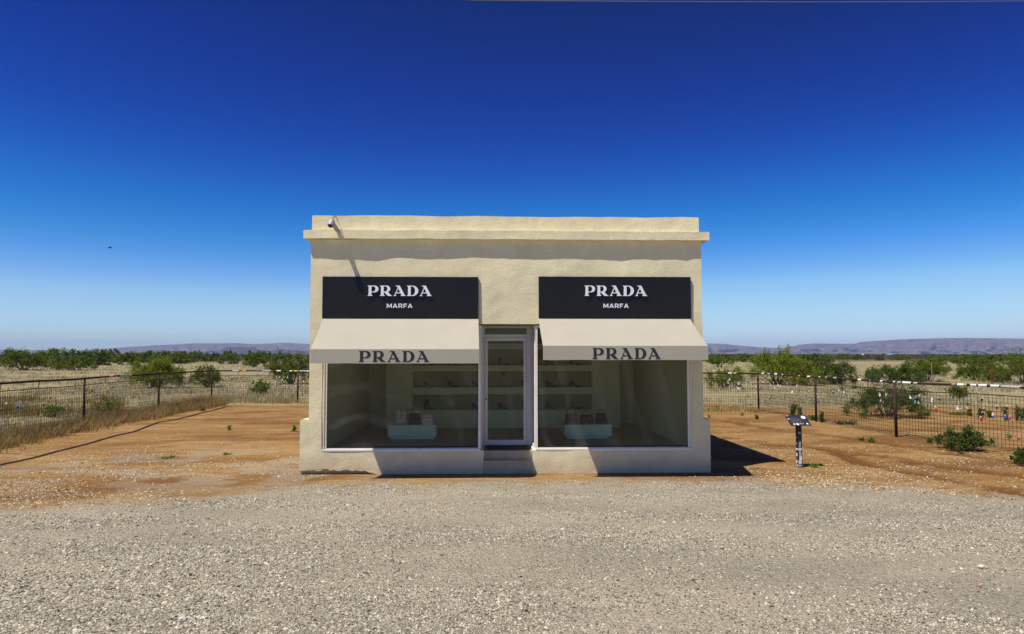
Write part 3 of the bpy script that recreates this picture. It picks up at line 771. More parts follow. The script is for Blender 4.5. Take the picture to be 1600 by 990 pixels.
# ---------------------------------------------------------------- display blocks, handbags
def block(x0p, x1p, lab):
    yb = P(790, 685.5, z=ZF).y
    x0, x1 = P(x0p, 670, y=yb).x, P(x1p, 670, y=yb).x
    ztop = P(790, 663, y=yb).z; zlow = P(790, 681.2, y=yb).z
    cx_ = (x0 + x1) / 2
    r = empty('display_block', (cx_, yb + 0.36, ZF), 0, lab, 'display stand', 'mint display blocks behind the windows')
    h = (x1 - x0) / 2
    MB().box(-h, h, -0.36, 0.36, zlow - ZF, ztop - ZF).build('top', MINT, r, bevel=0.004)
    MB().box(-h + 0.05, h - 0.05, -0.30, 0.30, 0.002, zlow - ZF - 0.0005).build('base', MINT, r)
    return yb, ztop
yb, ZB = block(606, 681.5, 'pale mint display block with three handbags in the left window')
block(882, 955.6, 'pale mint display block with three dark handbags in the right window')
def handbag(x0p, x1p, yt, ybm, yh, y, m, mh, lab, grp, clasp=True, slit=False, flap=False, wide=0.5, flowers=False):
    a, b = P(x0p, ybm, y=y), P(x1p, ybm, y=y)
    w_, h_ = b.x - a.x, P(x0p, yt, y=y).z - P(x0p, ybm, y=y).z
    hh = P(x0p, yh, y=y).z - P(x0p, yt, y=y).z
    r = empty('handbag', ((a.x + b.x) / 2, y, ZB + 0.001), 0, lab, 'handbag', grp)
    W, D, tp = w_ / 2, 0.065, 0.86
    n_ = 6; vs, fs = [], []
    for k in range(n_ + 1):
        t = k / n_; ww = W * (1 + (tp - 1) * t); dd = D * (1 - 0.65 * t)
        for (sx_, sy_) in ((-1,-.7),(-.88,-1),(.88,-1),(1,-.7),(1,.7),(.88,1),(-.88,1),(-1,.7)):
            vs.append((ww * sx_, dd * sy_, h_ * t))
    for k in range(n_):
        for j in range(8):
            fs.append((k*8+j, k*8+(j+1) % 8, (k+1)*8+(j+1) % 8, (k+1)*8+j))
    fs.append(tuple(range(8))[::-1]); fs.append(tuple(n_*8 + j for j in range(8)))
    body = MB().poly(vs, fs).build('body', m, r)
    hd = MB(); pts = []
    for i in range(13):
        an = math.pi * i / 12
        pts.append((-W * wide * math.cos(an), 0, h_ - 0.005 + (hh + 0.005) * math.sin(an) ** 0.8))
    hd.tube(pts, 0.007, 7).build('handle', mh, r, smooth=True)
    if clasp:
        for s_ in (-1, 1): MB().box(s_ * W * wide - 0.01, s_ * W * wide + 0.01, -0.014, 0.014, h_ - 0.002, h_ + 0.022).build('clasp', mat('gold', (0.75, 0.55, 0.25), 0.3, metal=0.9), r)
    if slit: MB().box(-0.004, 0.004, -0.052, -0.03, h_ * 0.35, h_ * 0.98).build('seam', mat('seam_dark', (0.12, 0.09, 0.08), 0.7), r)
    if flap: MB().box(-W * 0.9, W * 0.9, -0.058, 0.0, h_ * 0.76, h_ * 0.80).build('flap', mat('seam_dark', (0.12, 0.09, 0.08), 0.7), r)
    if flowers:
        fm = flowers if not isinstance(flowers, bool) else mat('flower_pink', (0.62, 0.36, 0.34), 0.7, 0.3, 40)
        f2 = MB(); zz0 = h_
        for (u, v, s_) in ((-.62,.30,.022),(-.1,.14,.026),(.05,.40,.018),(.45,.62,.022),(-.35,.62,.012),(.62,.2,.012)):
            yy = -D * (1 - 0.65 * v) - 0.002
            pp = [(u * W * .9, yy - 0.003, v * h_)]
            for q in range(10):
                rr = s_ * (1 if q % 2 else 0.6); pp.append((u * W * .9 + rr * math.cos(q * .628), yy + 0.001, v * h_ + rr * math.sin(q * .628)))
            MB().poly(pp, [(0, 1 + q, 1 + (q + 1) % 10) for q in range(10)]).build('flower_print', fm, r)
PINK = mat('bag_pink', (0.80, 0.62, 0.59), 0.5, 0.04); BLK = mat('bag_black', (0.018, 0.016, 0.015), 0.35, 0.2, 30); BRN = mat('bag_charcoal', (0.035, 0.032, 0.03), 0.5, 0.1, 30)
g1 = 'handbags on the mint display blocks'
handbag(618.3, 636.3, 640.5, 657.3, 631.5, yb + 0.58, PINK, PINK, 'pink handbag with a centre seam, at the back left of its block', g1, slit=True)
handbag(638.3, 657, 643, 660, 633.3, yb + 0.36, BLK, BLK, 'black handbag between the two pink handbags', g1, wide=.62, flowers=mat('flower_grey', (0.30, 0.27, 0.33), 0.7, 0.3, 40))
handbag(659, 677.2, 647, 662, 638, yb + 0.14, PINK, BLK, 'pink flap handbag with a black handle', g1, wide=.6, flap=True)
handbag(882.8, 902.3, 645.3, 661.2, 635, yb + 0.20, BRN, BLK, 'charcoal handbag with a high thin looped handle', g1, clasp=False, wide=.7)
handbag(905.5, 927.3, 646.3, 661.2, 642, yb + 0.20, BRN, BLK, 'dark handbag printed with pink flowers', g1, clasp=False, wide=.8, flowers=True)
handbag(930.3, 949.3, 644.3, 661.2, 640, yb + 0.20, BLK, BLK, 'plain black handbag with a wide flat handle, beside the flowered one', g1, clasp=False, wide=.8)

# ---------------------------------------------------------------- shoes on the shelves
def shoe(kind):
    """high-heeled shoe, heel at -x, toe at +x, standing on z=0"""
    r = empty('high_heel_shoe'); r.scale = (1.12, 1.2, 1.15)
    prof = [(-.115,.080,.165,.026),(-.095,.074,.160,.031),(-.06,.062,.134,.030),(-.02,.038,.098,.028),(.02,.014,.064,.030),(.05,.002,.046,.036),(.08,.001,.044,.037),(.105,.001,.034,.028),(.135,.004,.012,.006)]
    up = 'upper'
    vs, fs = [], []
    for (x, zb_, zt2, hw) in prof:
        if kind == 'sandal' and -.07 < x < .04: zt2 = zb_ + .012
        if kind == 'boot' and x < -.0: zt2 = .235 + (0 if x < -.05 else -.02)
        for q in range(10):
            an = 2 * math.pi * q / 10
            vs.append((x, hw * math.cos(an), (zb_ + zt2) / 2 + (zt2 - zb_) / 2 * math.sin(an)))
    n_ = len(prof)
    for i in range(n_ - 1):
        for q in range(10): fs.append((i*10+q, i*10+(q+1) % 10, (i+1)*10+(q+1) % 10, (i+1)*10+q))
    fs.append(tuple(range(10))); fs.append(tuple((n_-1)*10 + q for q in range(10))[::-1])
    m = {'pump': BLK, 'sandal': BLK, 'boot': BLK, 'nude': mat('shoe_tan', (0.30, 0.22, 0.13), 0.4), 'grey': mat('shoe_grey', (0.10, 0.10, 0.09), 0.4), 'red': mat('shoe_maroon', (0.11, 0.035, 0.025), 0.4)}[kind]
    MB().poly(vs, fs).build('upper', m, r, smooth=True)
    MB().tube([(-.098, 0, .10), (-.092, 0, .05), (-.094, 0, 0.0)], .021, 8, r2=.008).build('heel', m, r)
    if kind == 'sandal':
        MB().tube([(-.085 + .0, .028, .13), (-.05, .03, .15), (-.03, 0, .155), (-.05, -.03, .15), (-.085, -.028, .13)], .005, 5).build('strap', m, r)
    return r
protos = {}
rows = [(zs[2], 'top shelf'), (zs[1], 'middle shelf'), (zs[0], 'lowest shelf')]
cols = [(670, 'leftmost column of shoes'), (708, 'second column of shoes'), (745, 'third column, left of the door'), (786.5, 'seen through the door'), (824, 'behind the right door frame'), (861, 'left end of right window'), (898.5, 'rightmost column of shoes')]
look = [['sandal','pump','pump','sandal','pump','sandal','sandal'],
        ['pump','pump','pump','nude','pump','red','pump'],
        ['boot','nude','pump','pump','pump','grey','sandal']]
word = {'pump': 'black high-heeled pump', 'sandal': 'black strappy high-heeled sandal', 'boot': 'black high-heeled ankle boot', 'nude': 'tan high-heeled shoe', 'red': 'dark maroon high-heeled shoe', 'grey': 'grey high-heeled pump'}
for ri, (zz, rn) in enumerate(rows):
    for ci, (pxc, cn) in enumerate(cols):
        k = look[ri][ci]
        if k not in protos: protos[k] = o = shoe(k)
        else: o = copy_tree(protos[k])
        o.location = (P(pxc, 600, y=YS + 0.14).x, YS + 0.14, zz + 0.001)
        o.rotation_euler = (0, 0, random.uniform(-.25, .15))
        tag(o, '%s on the %s, %s' % (word[k], rn, cn), 'shoe', 'single shoes on the display shelves')

# ---------------------------------------------------------------- fences
RUST = mat('rusty_pipe', (0.022, 0.013, 0.011), 0.8, 0.35, 3.0, col2=(0.075, 0.03, 0.018), bump=0.2, bscale=40)
WIRE = mat('fence_wire', (0.02, 0.017, 0.015), 0.7, 0.2, 2)
STK = [mat('sticker_white', (0.75, 0.75, 0.73), 0.5, 0.15, 30), mat('sticker_grey', (0.40, 0.40, 0.42), 0.5, 0.3, 30), mat('sticker_red', (0.30, 0.03, 0.03), 0.5), mat('sticker_blue', (0.05, 0.18, 0.55), 0.5),
       mat('sticker_orange', (0.65, 0.20, 0.04), 0.5), mat('sticker_yellow', (0.65, 0.50, 0.05), 0.5), mat('sticker_black', (0.03, 0.03, 0.035), 0.5)]
RH = 1.50
class Run:
    def __init__(s, pts):
        s.p = [Vector(p) for p in pts]; s.L = [0]
        for a, b in zip(s.p[:-1], s.p[1:]): s.L.append(s.L[-1] + (b - a).length)
    def at(s, t, z=0.0):
        for i in range(len(s.p) - 1):
            if t <= s.L[i+1] or i == len(s.p) - 2:
                u = (t - s.L[i]) / (s.L[i+1] - s.L[i]); q = s.p[i].lerp(s.p[i+1], u)
                return Vector((q.x, q.y, z + 0.025 * mnoise.noise(Vector((q.x * .4, q.y * .4, 3)))))
def fence(pts, lab, stickers):
    run = Run(pts); o = run.p[0]
    r = empty('wire_fence', o, 0, lab, 'fence', 'pipe and wire fence round the yard')
    for p_ in pts:
        gz = 0
        MB().tube([Vector((p_.x, p_.y, -0.1)) - o, Vector((p_.x + random.uniform(-.02, .02), p_.y, RH + 0.0)) - o], 0.038, 10).build('post', RUST, r, smooth=True)
    ts = np.arange(0, run.L[-1] + 0.01, run.L[-1] / round(run.L[-1] / 0.9))
    MB().tube([run.at(t, RH) - o for t in ts], 0.031, 8).build('top_rail', RUST, r, smooth=True)
    MB().tube([run.at(t, RH - 0.21) - o for t in ts], 0.013, 6).build('lower_rail', RUST, r, smooth=True)
    t = 0.8
    while t < run.L[-1]:
        a = run.at(t, RH) - o; b = run.at(min(run.L[-1], t - 0.05), RH - 0.22) - o
        MB().tube([a, b], 0.011, 5).build('tie', RUST, r); t += random.uniform(1.5, 2.0)
    w = MB(); t = 0.02
    while t < run.L[-1]:
        a = run.at(t, 0.05); b = run.at(t, RH - 0.21)
        w.tube([a - o, b - o], 0.0052, 3, cap=False); t += 0.092
    z = 0.06
    while z < RH - 0.22:
        w.tube([run.at(t, z) - o for t in ts], 0.0045, 3, cap=False); z += 0.105
    w.build('wire_mesh', WIRE, r)
    for (t, ln, k) in stickers:
        ln *= 0.42 if pts[0].x < -5 else 0.30
        a, b = run.at(t, RH) - o, run.at(min(t + ln, run.L[-1]), RH) - o
        MB().tube([a, b], 0.0335, 10, cap=False).build('sticker', STK[k], r)
    return run
def tpx(run, px):
    """distance along a run at which it is met by the view column px"""
    best, bt = 1e9, 0
    for t in np.arange(0, run.L[-1], 0.05):
        q = run.at(t) - CAM; x = CX + F * q.dot(rgt) / q.dot(fwd)
        if q.dot(fwd) > 0 and abs(x - px) < best: best, bt = abs(x - px), t
    return bt
mid = BACK_A.lerp(BACK_B, 0.5)
bl = [BACK_A.lerp(BACK_B, k) for k in (0.18, 0.36, 0.5)]
br_ = [BACK_A.lerp(BACK_B, k) for k in (0.52, 0.70, 0.86)]
LR = Run(L_POSTS + bl); RR = Run(br_ + R_POSTS)
ls = [(tpx(LR, a), b, k) for a, b, k in ((152, 1.2, 2), (168, .5, 0), (171, 1.0, 2), (185, 1.3, 1), (196, .8, 1), (345, .4, 6), (362, .8, 1), (378, .5, 4), (395, 1.0, 6), (410, 1.0, 1), (432, .5, 0), (452, .3, 0), (458, .45, 5), (463, .3, 3), (468, .9, 1), (476, .5, 0))]
rs = [(tpx(RR, a), b, k) for a, b, k in ((1138, .5, 0), (1146, .4, 1), (1175, .6, 0), (1192, .6, 0), (1201, .6, 1), (1212, .7, 0), (1223, .4, 1), (1249, .4, 4), (1264, .7, 0), (1281, .5, 0), (1292, .3, 1), (1305, .6, 1), (1320, .3, 2), (1344, .6, 0), (1362, .25, 3), (1378, .35, 0), (1399, .25, 0), (1405, .35, 1), (1414, .9, 0), (1430, .4, 1), (1490, .25, 4), (1494, .25, 3), (1501, .6, 0), (1512, .15, 5), (1520, .5, 0), (1532, .7, 0), (1552, .7, 0), (1568, .5, 1), (1580, .9, 1), (1594, .3, 0), (1604, .8, 0), (1640, .6, 1))]
fence(L_POSTS + bl, 'dark pipe-railed wire fence running along the yard left of the shop', ls)
fence(br_ + R_POSTS, 'rusty pipe-railed wire fence covered in stickers right of the shop', rs)

# trinkets and padlocks hooked into the wire
def lock_proto(m):
    r = empty('padlock')
    MB().box(-.024, .024, -.012, .012, -.05, 0).build('body', m, r, bevel=0.006)
    MB().tube([(-.016, 0, -.002), (-.016, 0, .022), (-.009, 0, .034), (.009, 0, .034), (.016, 0, .022), (.016, 0, -.002)], .004, 5).build('shackle', ALU, r)
    return r
lm = [('white', mat('lock_white', (0.78, 0.78, 0.76), 0.4)), ('silver', mat('lock_silver', (0.55, 0.56, 0.6), 0.35, metal=0.3)), ('black', mat('lock_black', (0.02, 0.02, 0.025), 0.5)),
      ('blue', mat('lock_blue', (0.04, 0.12, 0.5), 0.45)), ('red', mat('lock_red', (0.5, 0.02, 0.02), 0.45)), ('teal', mat('lock_teal', (0.05, 0.4, 0.35), 0.45))]
LPR = {}
def hang(run, px, z, k, s=1.5, lab=None):
    t = tpx(run, px); p_ = run.at(t, z)
    if k not in LPR: LPR[k] = o = lock_proto(lm[k][1])
    else: o = copy_tree(LPR[k])
    a, b = run.at(max(0, t - .1)), run.at(t + .1)
    o.location = (p_.x, p_.y - 0.02, z); s *= 0.62; o.scale = (s, s, s)
    o.rotation_euler = (0, random.uniform(-.5, .5), math.atan2(b.y - a.y, b.x - a.x))
    side = 'left' if run is LR else 'right'
    tag(o, lab or '%s padlock hooked into the wire mesh on the %s fence' % (lm[k][0], side), 'padlock', 'padlocks and charms on the %s fence' % side)
rl = random.Random(5)
for (px, z, k, s, lab) in ((26, .86, 3, 2.6, 'large blue charm low on the left fence'), (138, 1.06, 4, 2.0, 'red charm beside the leftmost fence post in view'), (147, 1.07, 4, 1.7, 'small red charm just right of the leftmost post'), (142, 1.10, 2, 2.0, 'black charm between two red ones on the left fence'),
                           (100, 1.12, 0, 1.7, None), (121, .95, 0, 1.5, None), (93, .92, 1, 1.5, None), (78, 1.0, 2, 1.6, None), (67, .82, 2, 1.6, None), (46, .9, 1, 1.5, None), (9, .97, 0, 1.6, None), (5, .45, 0, 1.6, None), (2, .82, 2, 1.5, None), (30, .98, 1, 1.3, None),
                           (168, 1.12, 0, 1.8, None), (176, 1.18, 5, 1.8, None), (150, .95, 2, 1.4, None), (172, .8, 1, 1.6, None), (233, 1.1, 0, 2.6, 'big white charm on the left fence near the bush'), (218, 1.0, 1, 1.4, None), (238, .95, 0, 1.5, None), (270, .95, 1, 1.5, None), (286, .72, 0, 1.4, None), (298, .9, 3, 1.4, None),
                           (306, .92, 5, 1.5, None), (316, 1.15, 1, 1.6, None), (362, 1.15, 2, 2.2, 'dark charm hanging alone on the back left fence'), (350, 1.1, 1, 1.4, None), (378, .82, 0, 1.5, None), (397, 1.14, 1, 1.4, None), (420, 1.16, 3, 1.8, None)):
    hang(LR, px, z, k, s, lab)
for i in range(16): hang(LR, rl.uniform(425, 476), rl.uniform(.8, 1.25), rl.choice([0, 0, 1, 1, 2]), rl.uniform(1.3, 1.8))
for (px, z, k, s, lab) in ((1463, .86, 4, 2.8, 'large red charm hanging low on the right fence'), (1170, 1.18, 3, 2.0, 'blue charm near the first right fence post'), (1194, 1.16, 3, 2.0, 'blue charm just right of the first right fence post'), (1238, .93, 0, 2.4, 'large white charm hanging low on the right fence'), (1202, .6, 2, 2.2, 'dark charm hanging low by itself on the right fence'),
                           (1533, .72, 4, 2.2, 'red charm among the tall weeds on the right fence'), (1537, .85, 2, 1.6, None), (1540, .95, 2, 1.4, None), (1375, 1.12, 0, 2.0, None), (1386, 1.15, 0, 1.5, None), (1424, 1.12, 0, 1.8, None), (1428, 1.08, 3, 1.6, None), (1432, 1.0, 5, 1.6, None), (1498, .93, 0, 2.0, None), (1503, .9, 5, 1.4, None), (1330, 1.12, 5, 1.7, None),
                           (1320, 1.1, 0, 1.8, None), (1302, 1.05, 2, 2.0, None), (1304, 1.2, 5, 1.8, None), (1246, 1.15, 0, 1.9, None), (1231, 1.2, 1, 1.5, None), (1276, .9, 2, 2.0, None), (1560, 1.02, 2, 1.6, None), (1553, .8, 3, 1.7, None), (1578, .8, 4, 1.8, None), (1571, .82, 3, 1.7, None), (1593, .35, 4, 1.6, None), (1457, 1.12, 0, 1.6, None), (1365, .55, 4, 1.5, None), (1380, .9, 4, 1.4, None)):
    hang(RR, px, z, k, s, lab)
for i in range(26): hang(RR, rl.uniform(1104, 1245), rl.uniform(.85, 1.28), rl.choice([0, 0, 0, 1, 2]), rl.uniform(1.3, 1.9))
for i in range(16): hang(RR, rl.uniform(1250, 1590), rl.uniform(.8, 1.25), rl.choice([0, 0, 1, 2, 2]), rl.uniform(1.2, 1.8))

# ---------------------------------------------------------------- plants
LEAF = [mat('leaf_green', (0.115, 0.15, 0.010), 0.6, 0.25, 1.2, island=0.45, transl=0.3, spec=0.2), mat('leaf_bright', (0.17, 0.215, 0.012), 0.6, 0.25, 1.2, island=0.4, transl=0.3, spec=0.2),
        mat('leaf_dark', (0.075, 0.105, 0.014), 0.6, 0.25, 1.2, island=0.4, transl=0.25, spec=0.2)]
BARK = mat('bark', (0.06, 0.045, 0.032), 0.9, 0.3, 5)
def leaves(ctr, size, rg, elong=1.8):
    """diamond leaf faces at the given centres"""
    n_ = len(ctr)
    a = rg.normal(size=(n_, 3)); a[:, 2] += 0.5; a /= np.linalg.norm(a, axis=1)[:, None]
    b = rg.normal(size=(n_, 3)); b -= (b * a).sum(1)[:, None] * a; b /= np.linalg.norm(b, axis=1)[:, None]
    s = (size * rg.uniform(0.6, 1.3, n_))[:, None]
    V = np.stack([ctr - a * s * elong * .5, ctr - b * s * .5, ctr + a * s * elong * .5, ctr + b * s * .5], 1).reshape(-1, 3)
    Fq = np.arange(n_ * 4).reshape(-1, 4)
    return V, Fq
def bush(name, loc, w, h, lab, group=None, seed=0, kind=0, nleaf=2500, leaf=0.07, stems=9, low=0.12, clumps=46, sprig=0.25, cat='bush', dead=0.1, dens=1.0):
    rg = np.random.default_rng(seed + 100)
    r = empty(name, loc, rg.uniform(0, 6.28), lab, cat, group)
    tb = MB(); tips = []
    for i in range(stems):
        an = 6.283 * (i + rg.uniform(-.4, .4)) / stems; rad = rg.uniform(.35, .95)
        tip = Vector((math.cos(an) * w / 2 * rad, math.sin(an) * w / 2 * rad, h * (1 - .55 * rad ** 2) * rg.uniform(.65, .95)))
        midp = Vector((tip.x * .35, tip.y * .35, tip.z * .55)) + Vector(rg.normal(size=3)) * w * .03
        s0 = Vector((math.cos(an) * .04 * w, math.sin(an) * .04 * w, -0.05))
        tb.tube([s0, s0.lerp(midp, .55), midp, tip], 0.022 * h + .008, 5, cap=False, r2=0.006)
        tips += [tip, midp.lerp(tip, .5)]
        for k in range(3):
            b0 = midp.lerp(tip, rg.uniform(0, .7)); b1 = b0 + Vector((rg.normal() * w * .16, rg.normal() * w * .16, abs(rg.normal()) * h * .22 + .02)); b1.z = min(b1.z, h * .93)
            tb.tube([b0, b0.lerp(b1, .5) + Vector(rg.normal(size=3)) * .02 * w, b1], 0.010 * h + .003, 4, cap=False, r2=0.004); tips.append(b1)
    tb.build('branches', BARK, r)
    cl = []
    for i in range(int(clumps * 2.1)):
        if rg.random() < 0.55:
            t = tips[rg.integers(len(tips))]; c = np.array(t) + rg.normal(size=3) * [w * .05, w * .05, h * .06]
        else:
            an = rg.uniform(0, 6.283); rad = math.sqrt(rg.random()) * .95
            c = np.array([math.cos(an) * w / 2 * rad, math.sin(an) * w / 2 * rad, h * (low + (1 - low) * rg.random() * math.sqrt(max(0.05, 1 - rad ** 2)) * rg.uniform(.75, 1.05))])
        c[2] = max(c[2], h * low)
        cl.append((c, rg.uniform(.028, .075) * min(w, h * 1.6)))
    per = nleaf // (len(cl)); pts = []
    for c, s in cl:
        k = max(3, int(per * rg.uniform(.4, 1.6) * dens)); pts.append(c + rg.normal(size=(k, 3)) * [s, s, s * .75])
    nsp = int(20 + sprig * 70)
    for i in range(nsp):      # upright sprigs that break the outline
        c, s = cl[rg.integers(len(cl))]
        L_ = h * rg.uniform(.10, .26); tt = rg.random((26, 1))
        dr = np.array([rg.normal() * .35, rg.normal() * .35, 1.0])
        pts.append(c + dr * L_ * tt + rg.normal(size=(26, 3)) * leaf * .45)
    pts = np.concatenate(pts); pts[:, 2] = np.maximum(pts[:, 2], .02)
    V, Fq = leaves(pts, leaf, rg)
    link('foliage', np_mesh('foliage', V, Fq), LEAF[kind], r)
    return r

def bpx(x0, x1, ytop, ybase, lab, kind=0, dd=None, **k):
    """bush surveyed from its picture extent: base line -> distance on the flat ground"""
    d = dd or 2.27 * F / (ybase - 552.0)
    g = G((x0 + x1) / 2, d)
    w = (x1 - x0) * d / F; h = 2.27 - (ytop - 552.0) * d / F
    pxr = (x1 - x0) * .64
    nl = int(min(20000, max(900, pxr * (ybase - ytop) * .64 * 8)))
    leaf = max(0.022, 0.72 * d / 704.0)
    return bush(k.pop('name', 'mesquite_bush'), (g.x, g.y, 0.02), w * .95, h * .97, lab, k.pop('group', 'green bushes in the dry grass'), seed=int(x0 * 7 + ytop), kind=kind, nleaf=nl, leaf=leaf, **k)
bpx(-6, 82, 544, 578, 'wide rounded green bush at the far left edge, showing bare lower stems', 0, stems=12, low=.14, dens=1.3)
bpx(88, 156, 553, 578, 'low rounded green bush right of the widest bush at the left edge', 0, low=.1)
bpx(205, 287, 557, 606, 'tall bright green bush just beyond the left fence, between two posts', 1, stems=14, sprig=1.0, dens=1.5, clumps=80)
bpx(297, 352, 568, 605, 'smaller green bush behind the corner post of the left fence', 0, sprig=.6, dens=.8)
bpx(415, 497, 546, 600, 'large green bush half hidden behind the left edge of the shop', 0, sprig=.6)
bpx(378, 418, 548, 573, 'mid green bush beyond the left fence, left of the large bush by the shop', 0)
bpx(243, 290, 546, 564, 'green bush in the far row behind the tall bright bush', 0)
bpx(282, 328, 547, 565, 'dense green bush in the far row above the corner post', 0)
bpx(345, 365, 546, 560, 'small round green bush on the far grass, alone', 0)
bpx(188, 226, 549, 565, 'low far green bush just left of the tall bright bush', 0)
bpx(60, 125, 543, 566, 'bright green far bush rising behind the widest left bush', 1)
bpx(125, 160, 545, 563, 'far green bush above the low rounded one', 1)
bpx(158, 184, 544, 561, 'far green bush with a pointed top on the left', 0)
bpx(2, 20, 546, 562, 'far green bush at the extreme left edge', 0)
# right side
bpx(1098, 1150, 553, 573, 'low far green tree with dark bent trunks beside the shop', 0, low=.35)
bpx(1100, 1166, 568, 607, 'green bush with grey dead twigs right beside the shop corner', 1, sprig=.7, dens=.7)
bpx(1168, 1256, 541, 600, 'tallest mesquite bush, rising to the hills right of the shop', 1, stems=12, sprig=1.2, dens=.75, clumps=56, low=.25)
bpx(1222, 1282, 553, 602, 'green bush filling the space right of the tallest mesquite', 1, sprig=.8, dens=.8)
bpx(1262, 1338, 560, 600, 'wide olive green bush above the second right fence post', 2, sprig=.6)
bpx(1352, 1440, 562, 602, 'wide dark green bush with bare twigs above the third right post', 2, sprig=.6)
bpx(1412, 1482, 556, 596, 'green bush with a dark trunk right of the wide dark bush', 0, low=.3)
bpx(1490, 1548, 566, 594, 'rounded green bush left of the red marker post', 0)
bpx(1528, 1576, 566, 598, 'green bush behind the red marker post', 0)
bpx(1562, 1640, 548, 600, 'tall open green tree at the right edge', 0, low=.35, dens=.7, stems=8)
bpx(1313, 1452, 604, 649, 'broad low dark green bush right behind the right fence', 2, clumps=80, low=.05)
bpx(1478, 1512, 600, 624, 'small green bush behind the fence right of the third post', 0)
bpx(1462, 1540, 667, 701, 'spreading dark green weed bush inside the right fence', 2, name='weed_bush', low=.05, clumps=60)
bpx(1576, 1625, 702, 724, 'dark green weed bush at the right edge inside the fence', 2, name='weed_bush', low=.05)
bpx(70, 106, 633, 652, 'low bright green weed behind the left fence', 1, name='weed_bush', low=.05, dens=.6)
bpx(157, 186, 626, 650, 'round bright green weed behind the left fence, right of the post', 1, name='weed_bush', low=.05, dens=.6)
bpx(392, 422, 594, 617, 'small leafy green sapling behind the back left fence', 1, name='weed_bush', dens=.5, sprig=.6)
bpx(1228, 1262, 644, 646.5 + 2, 'flat green weed patch', 1, name='weed_bush') if False else None

# the far scattered scrub: five shapes copied
fr_ = random.Random(3)
fp = []
for i in range(5):
    fp.append(bush('scrub_bush', G(-3000, 300), 4.2, 1.9, None, None, seed=900 + i, kind=[0, 0, 2, 0, 2][i], nleaf=2600, leaf=0.12, stems=6, clumps=34, sprig=.3, low=.06))
spots = []
for i in range(30): spots.append((fr_.uniform(-30, 240), fr_.uniform(130, 260)))
for i in range(42): spots.append((fr_.uniform(-20, 470), fr_.uniform(150, 420)))
for i in range(115): spots.append((fr_.uniform(1098, 1620), 1 / fr_.uniform(1/150, 1/95) if i < 8 else fr_.uniform(170, 520)))
for i, (px, d) in enumerate(spots):
    o = fp[i] if i < 5 else copy_tree(fp[i % 5])
    g = G(px, d); o.location = (g.x, g.y, 0.0); o.rotation_euler = (0, 0, fr_.uniform(0, 6.28))
    k = fr_.uniform(.6, 1.3) * (1.15 if px < 700 else .95); o.scale = (k * fr_.uniform(.9, 1.8), k * fr_.uniform(.9, 1.8), k)
    sd = 'left' if px < 700 else 'right'
    tag(o, 'small distant scrub bush on the plain %s of the shop' % sd, 'bush', 'distant scrub bushes on the %s plain' % sd)

# farther still the scrub reads as one mass
rg = np.random.default_rng(77); n_ = 15000
d_ = 1 / rg.uniform(1 / 2600, 1 / 330, n_); px_ = rg.uniform(-400, 2000, n_)
pos = np.array([CAM + (ray(p, 552) * (q / F)) for p, q in zip(px_, d_)]); pos[:, 2] = 0
base = np.array([(1,0,0),(0.31,.95,0),(-.81,.59,0),(-.81,-.59,0),(.31,-.95,0),(.7,.3,.7),(-.3,.6,.75),(-.5,-.5,.65),(.4,-.5,.8),(0,0,1.0)])
fcs = np.array([(0,1,5),(1,6,5),(1,2,6),(2,7,6),(2,3,7),(3,8,7),(3,4,8),(4,5,8),(4,0,5),(5,6,9),(6,7,9),(7,8,9),(8,5,9)])
sc_ = np.stack([rg.uniform(1.2, 3.4, n_), rg.uniform(1.2, 3.4, n_), rg.uniform(.8, 2.1, n_)], 1)
Vm = base[None] * sc_[:, None, :] * rg.uniform(.75, 1.25, (n_, 10, 3)) + pos[:, None, :]
Fm = (fcs[None] + (np.arange(n_) * 10)[:, None, None]).reshape(-1, 3)
o = link('scrubland', np_mesh('scrubland', Vm.reshape(-1, 3), Fm), mat('scrub_green', (0.045, 0.042, 0.018), 0.9, 0.3, 0.02, island=0.4, spec=0.1))
tag(o, 'dark olive scrub covering the plain out to the hills', 'scrub', kind='stuff')

# dry grass
def blades(pos, per, h, spread, wd, rg, lean=.35):
    n_ = len(pos); m_ = n_ * per
    base_ = np.repeat(pos, per, 0) + np.concatenate([rg.normal(size=(m_, 2)) * np.repeat(spread, per)[:, None], np.zeros((m_, 1))], 1)
    hh = np.repeat(h, per) * rg.uniform(.5, 1.15, m_); ww = np.repeat(wd, per)
    an = rg.uniform(0, 6.283, m_); sd = np.stack([np.cos(an), np.sin(an), np.zeros(m_)], 1) * (ww * .5)[:, None]
    tip = base_ + np.stack([rg.normal(size=m_) * lean * hh, rg.normal(size=m_) * lean * hh, hh], 1)
    V = np.stack([base_ - sd, base_ + sd, tip], 1).reshape(-1, 3)
    return V, np.arange(m_ * 3).reshape(-1, 3)
rg = np.random.default_rng(5); n_ = 26000
d_ = 1 / rg.uniform(1 / 150, 1 / 17.0, n_); px_ = np.where(rg.random(n_) < .5, rg.uniform(-260, 560, n_), rg.uniform(1040, 1860, n_))
pos = np.array([CAM + (ray(p, 552) * (q / F)) for p, q in zip(px_, d_)])
_, f2, _, _ = zones(pos[:, 0], pos[:, 1])
dens = fbm(pos[:, 0] * .25, pos[:, 1] * .25, 83)
keep = (f2 > .6) & (dens > .36 + .2 * rg.random(n_))
pos, d_ = pos[keep], d_[keep]; pos[:, 2] = ground_z(pos[:, 0], pos[:, 1]) - .01
V, Fc = blades(pos, 11, rg.uniform(.14, .36, len(pos)), .05 + d_ * .0035, np.maximum(.008, d_ * .00075), rg)
o = link('grass', np_mesh('grass', V, Fc), mat('dry_grass', (0.34, 0.30, 0.14), 0.85, 0.25, 0.5, island=0.55, transl=0.25, spec=0.1, col2=(0.56, 0.49, 0.30)))
tag(o, 'pale dry grass covering the plain beyond the fences', 'grass', kind='stuff')
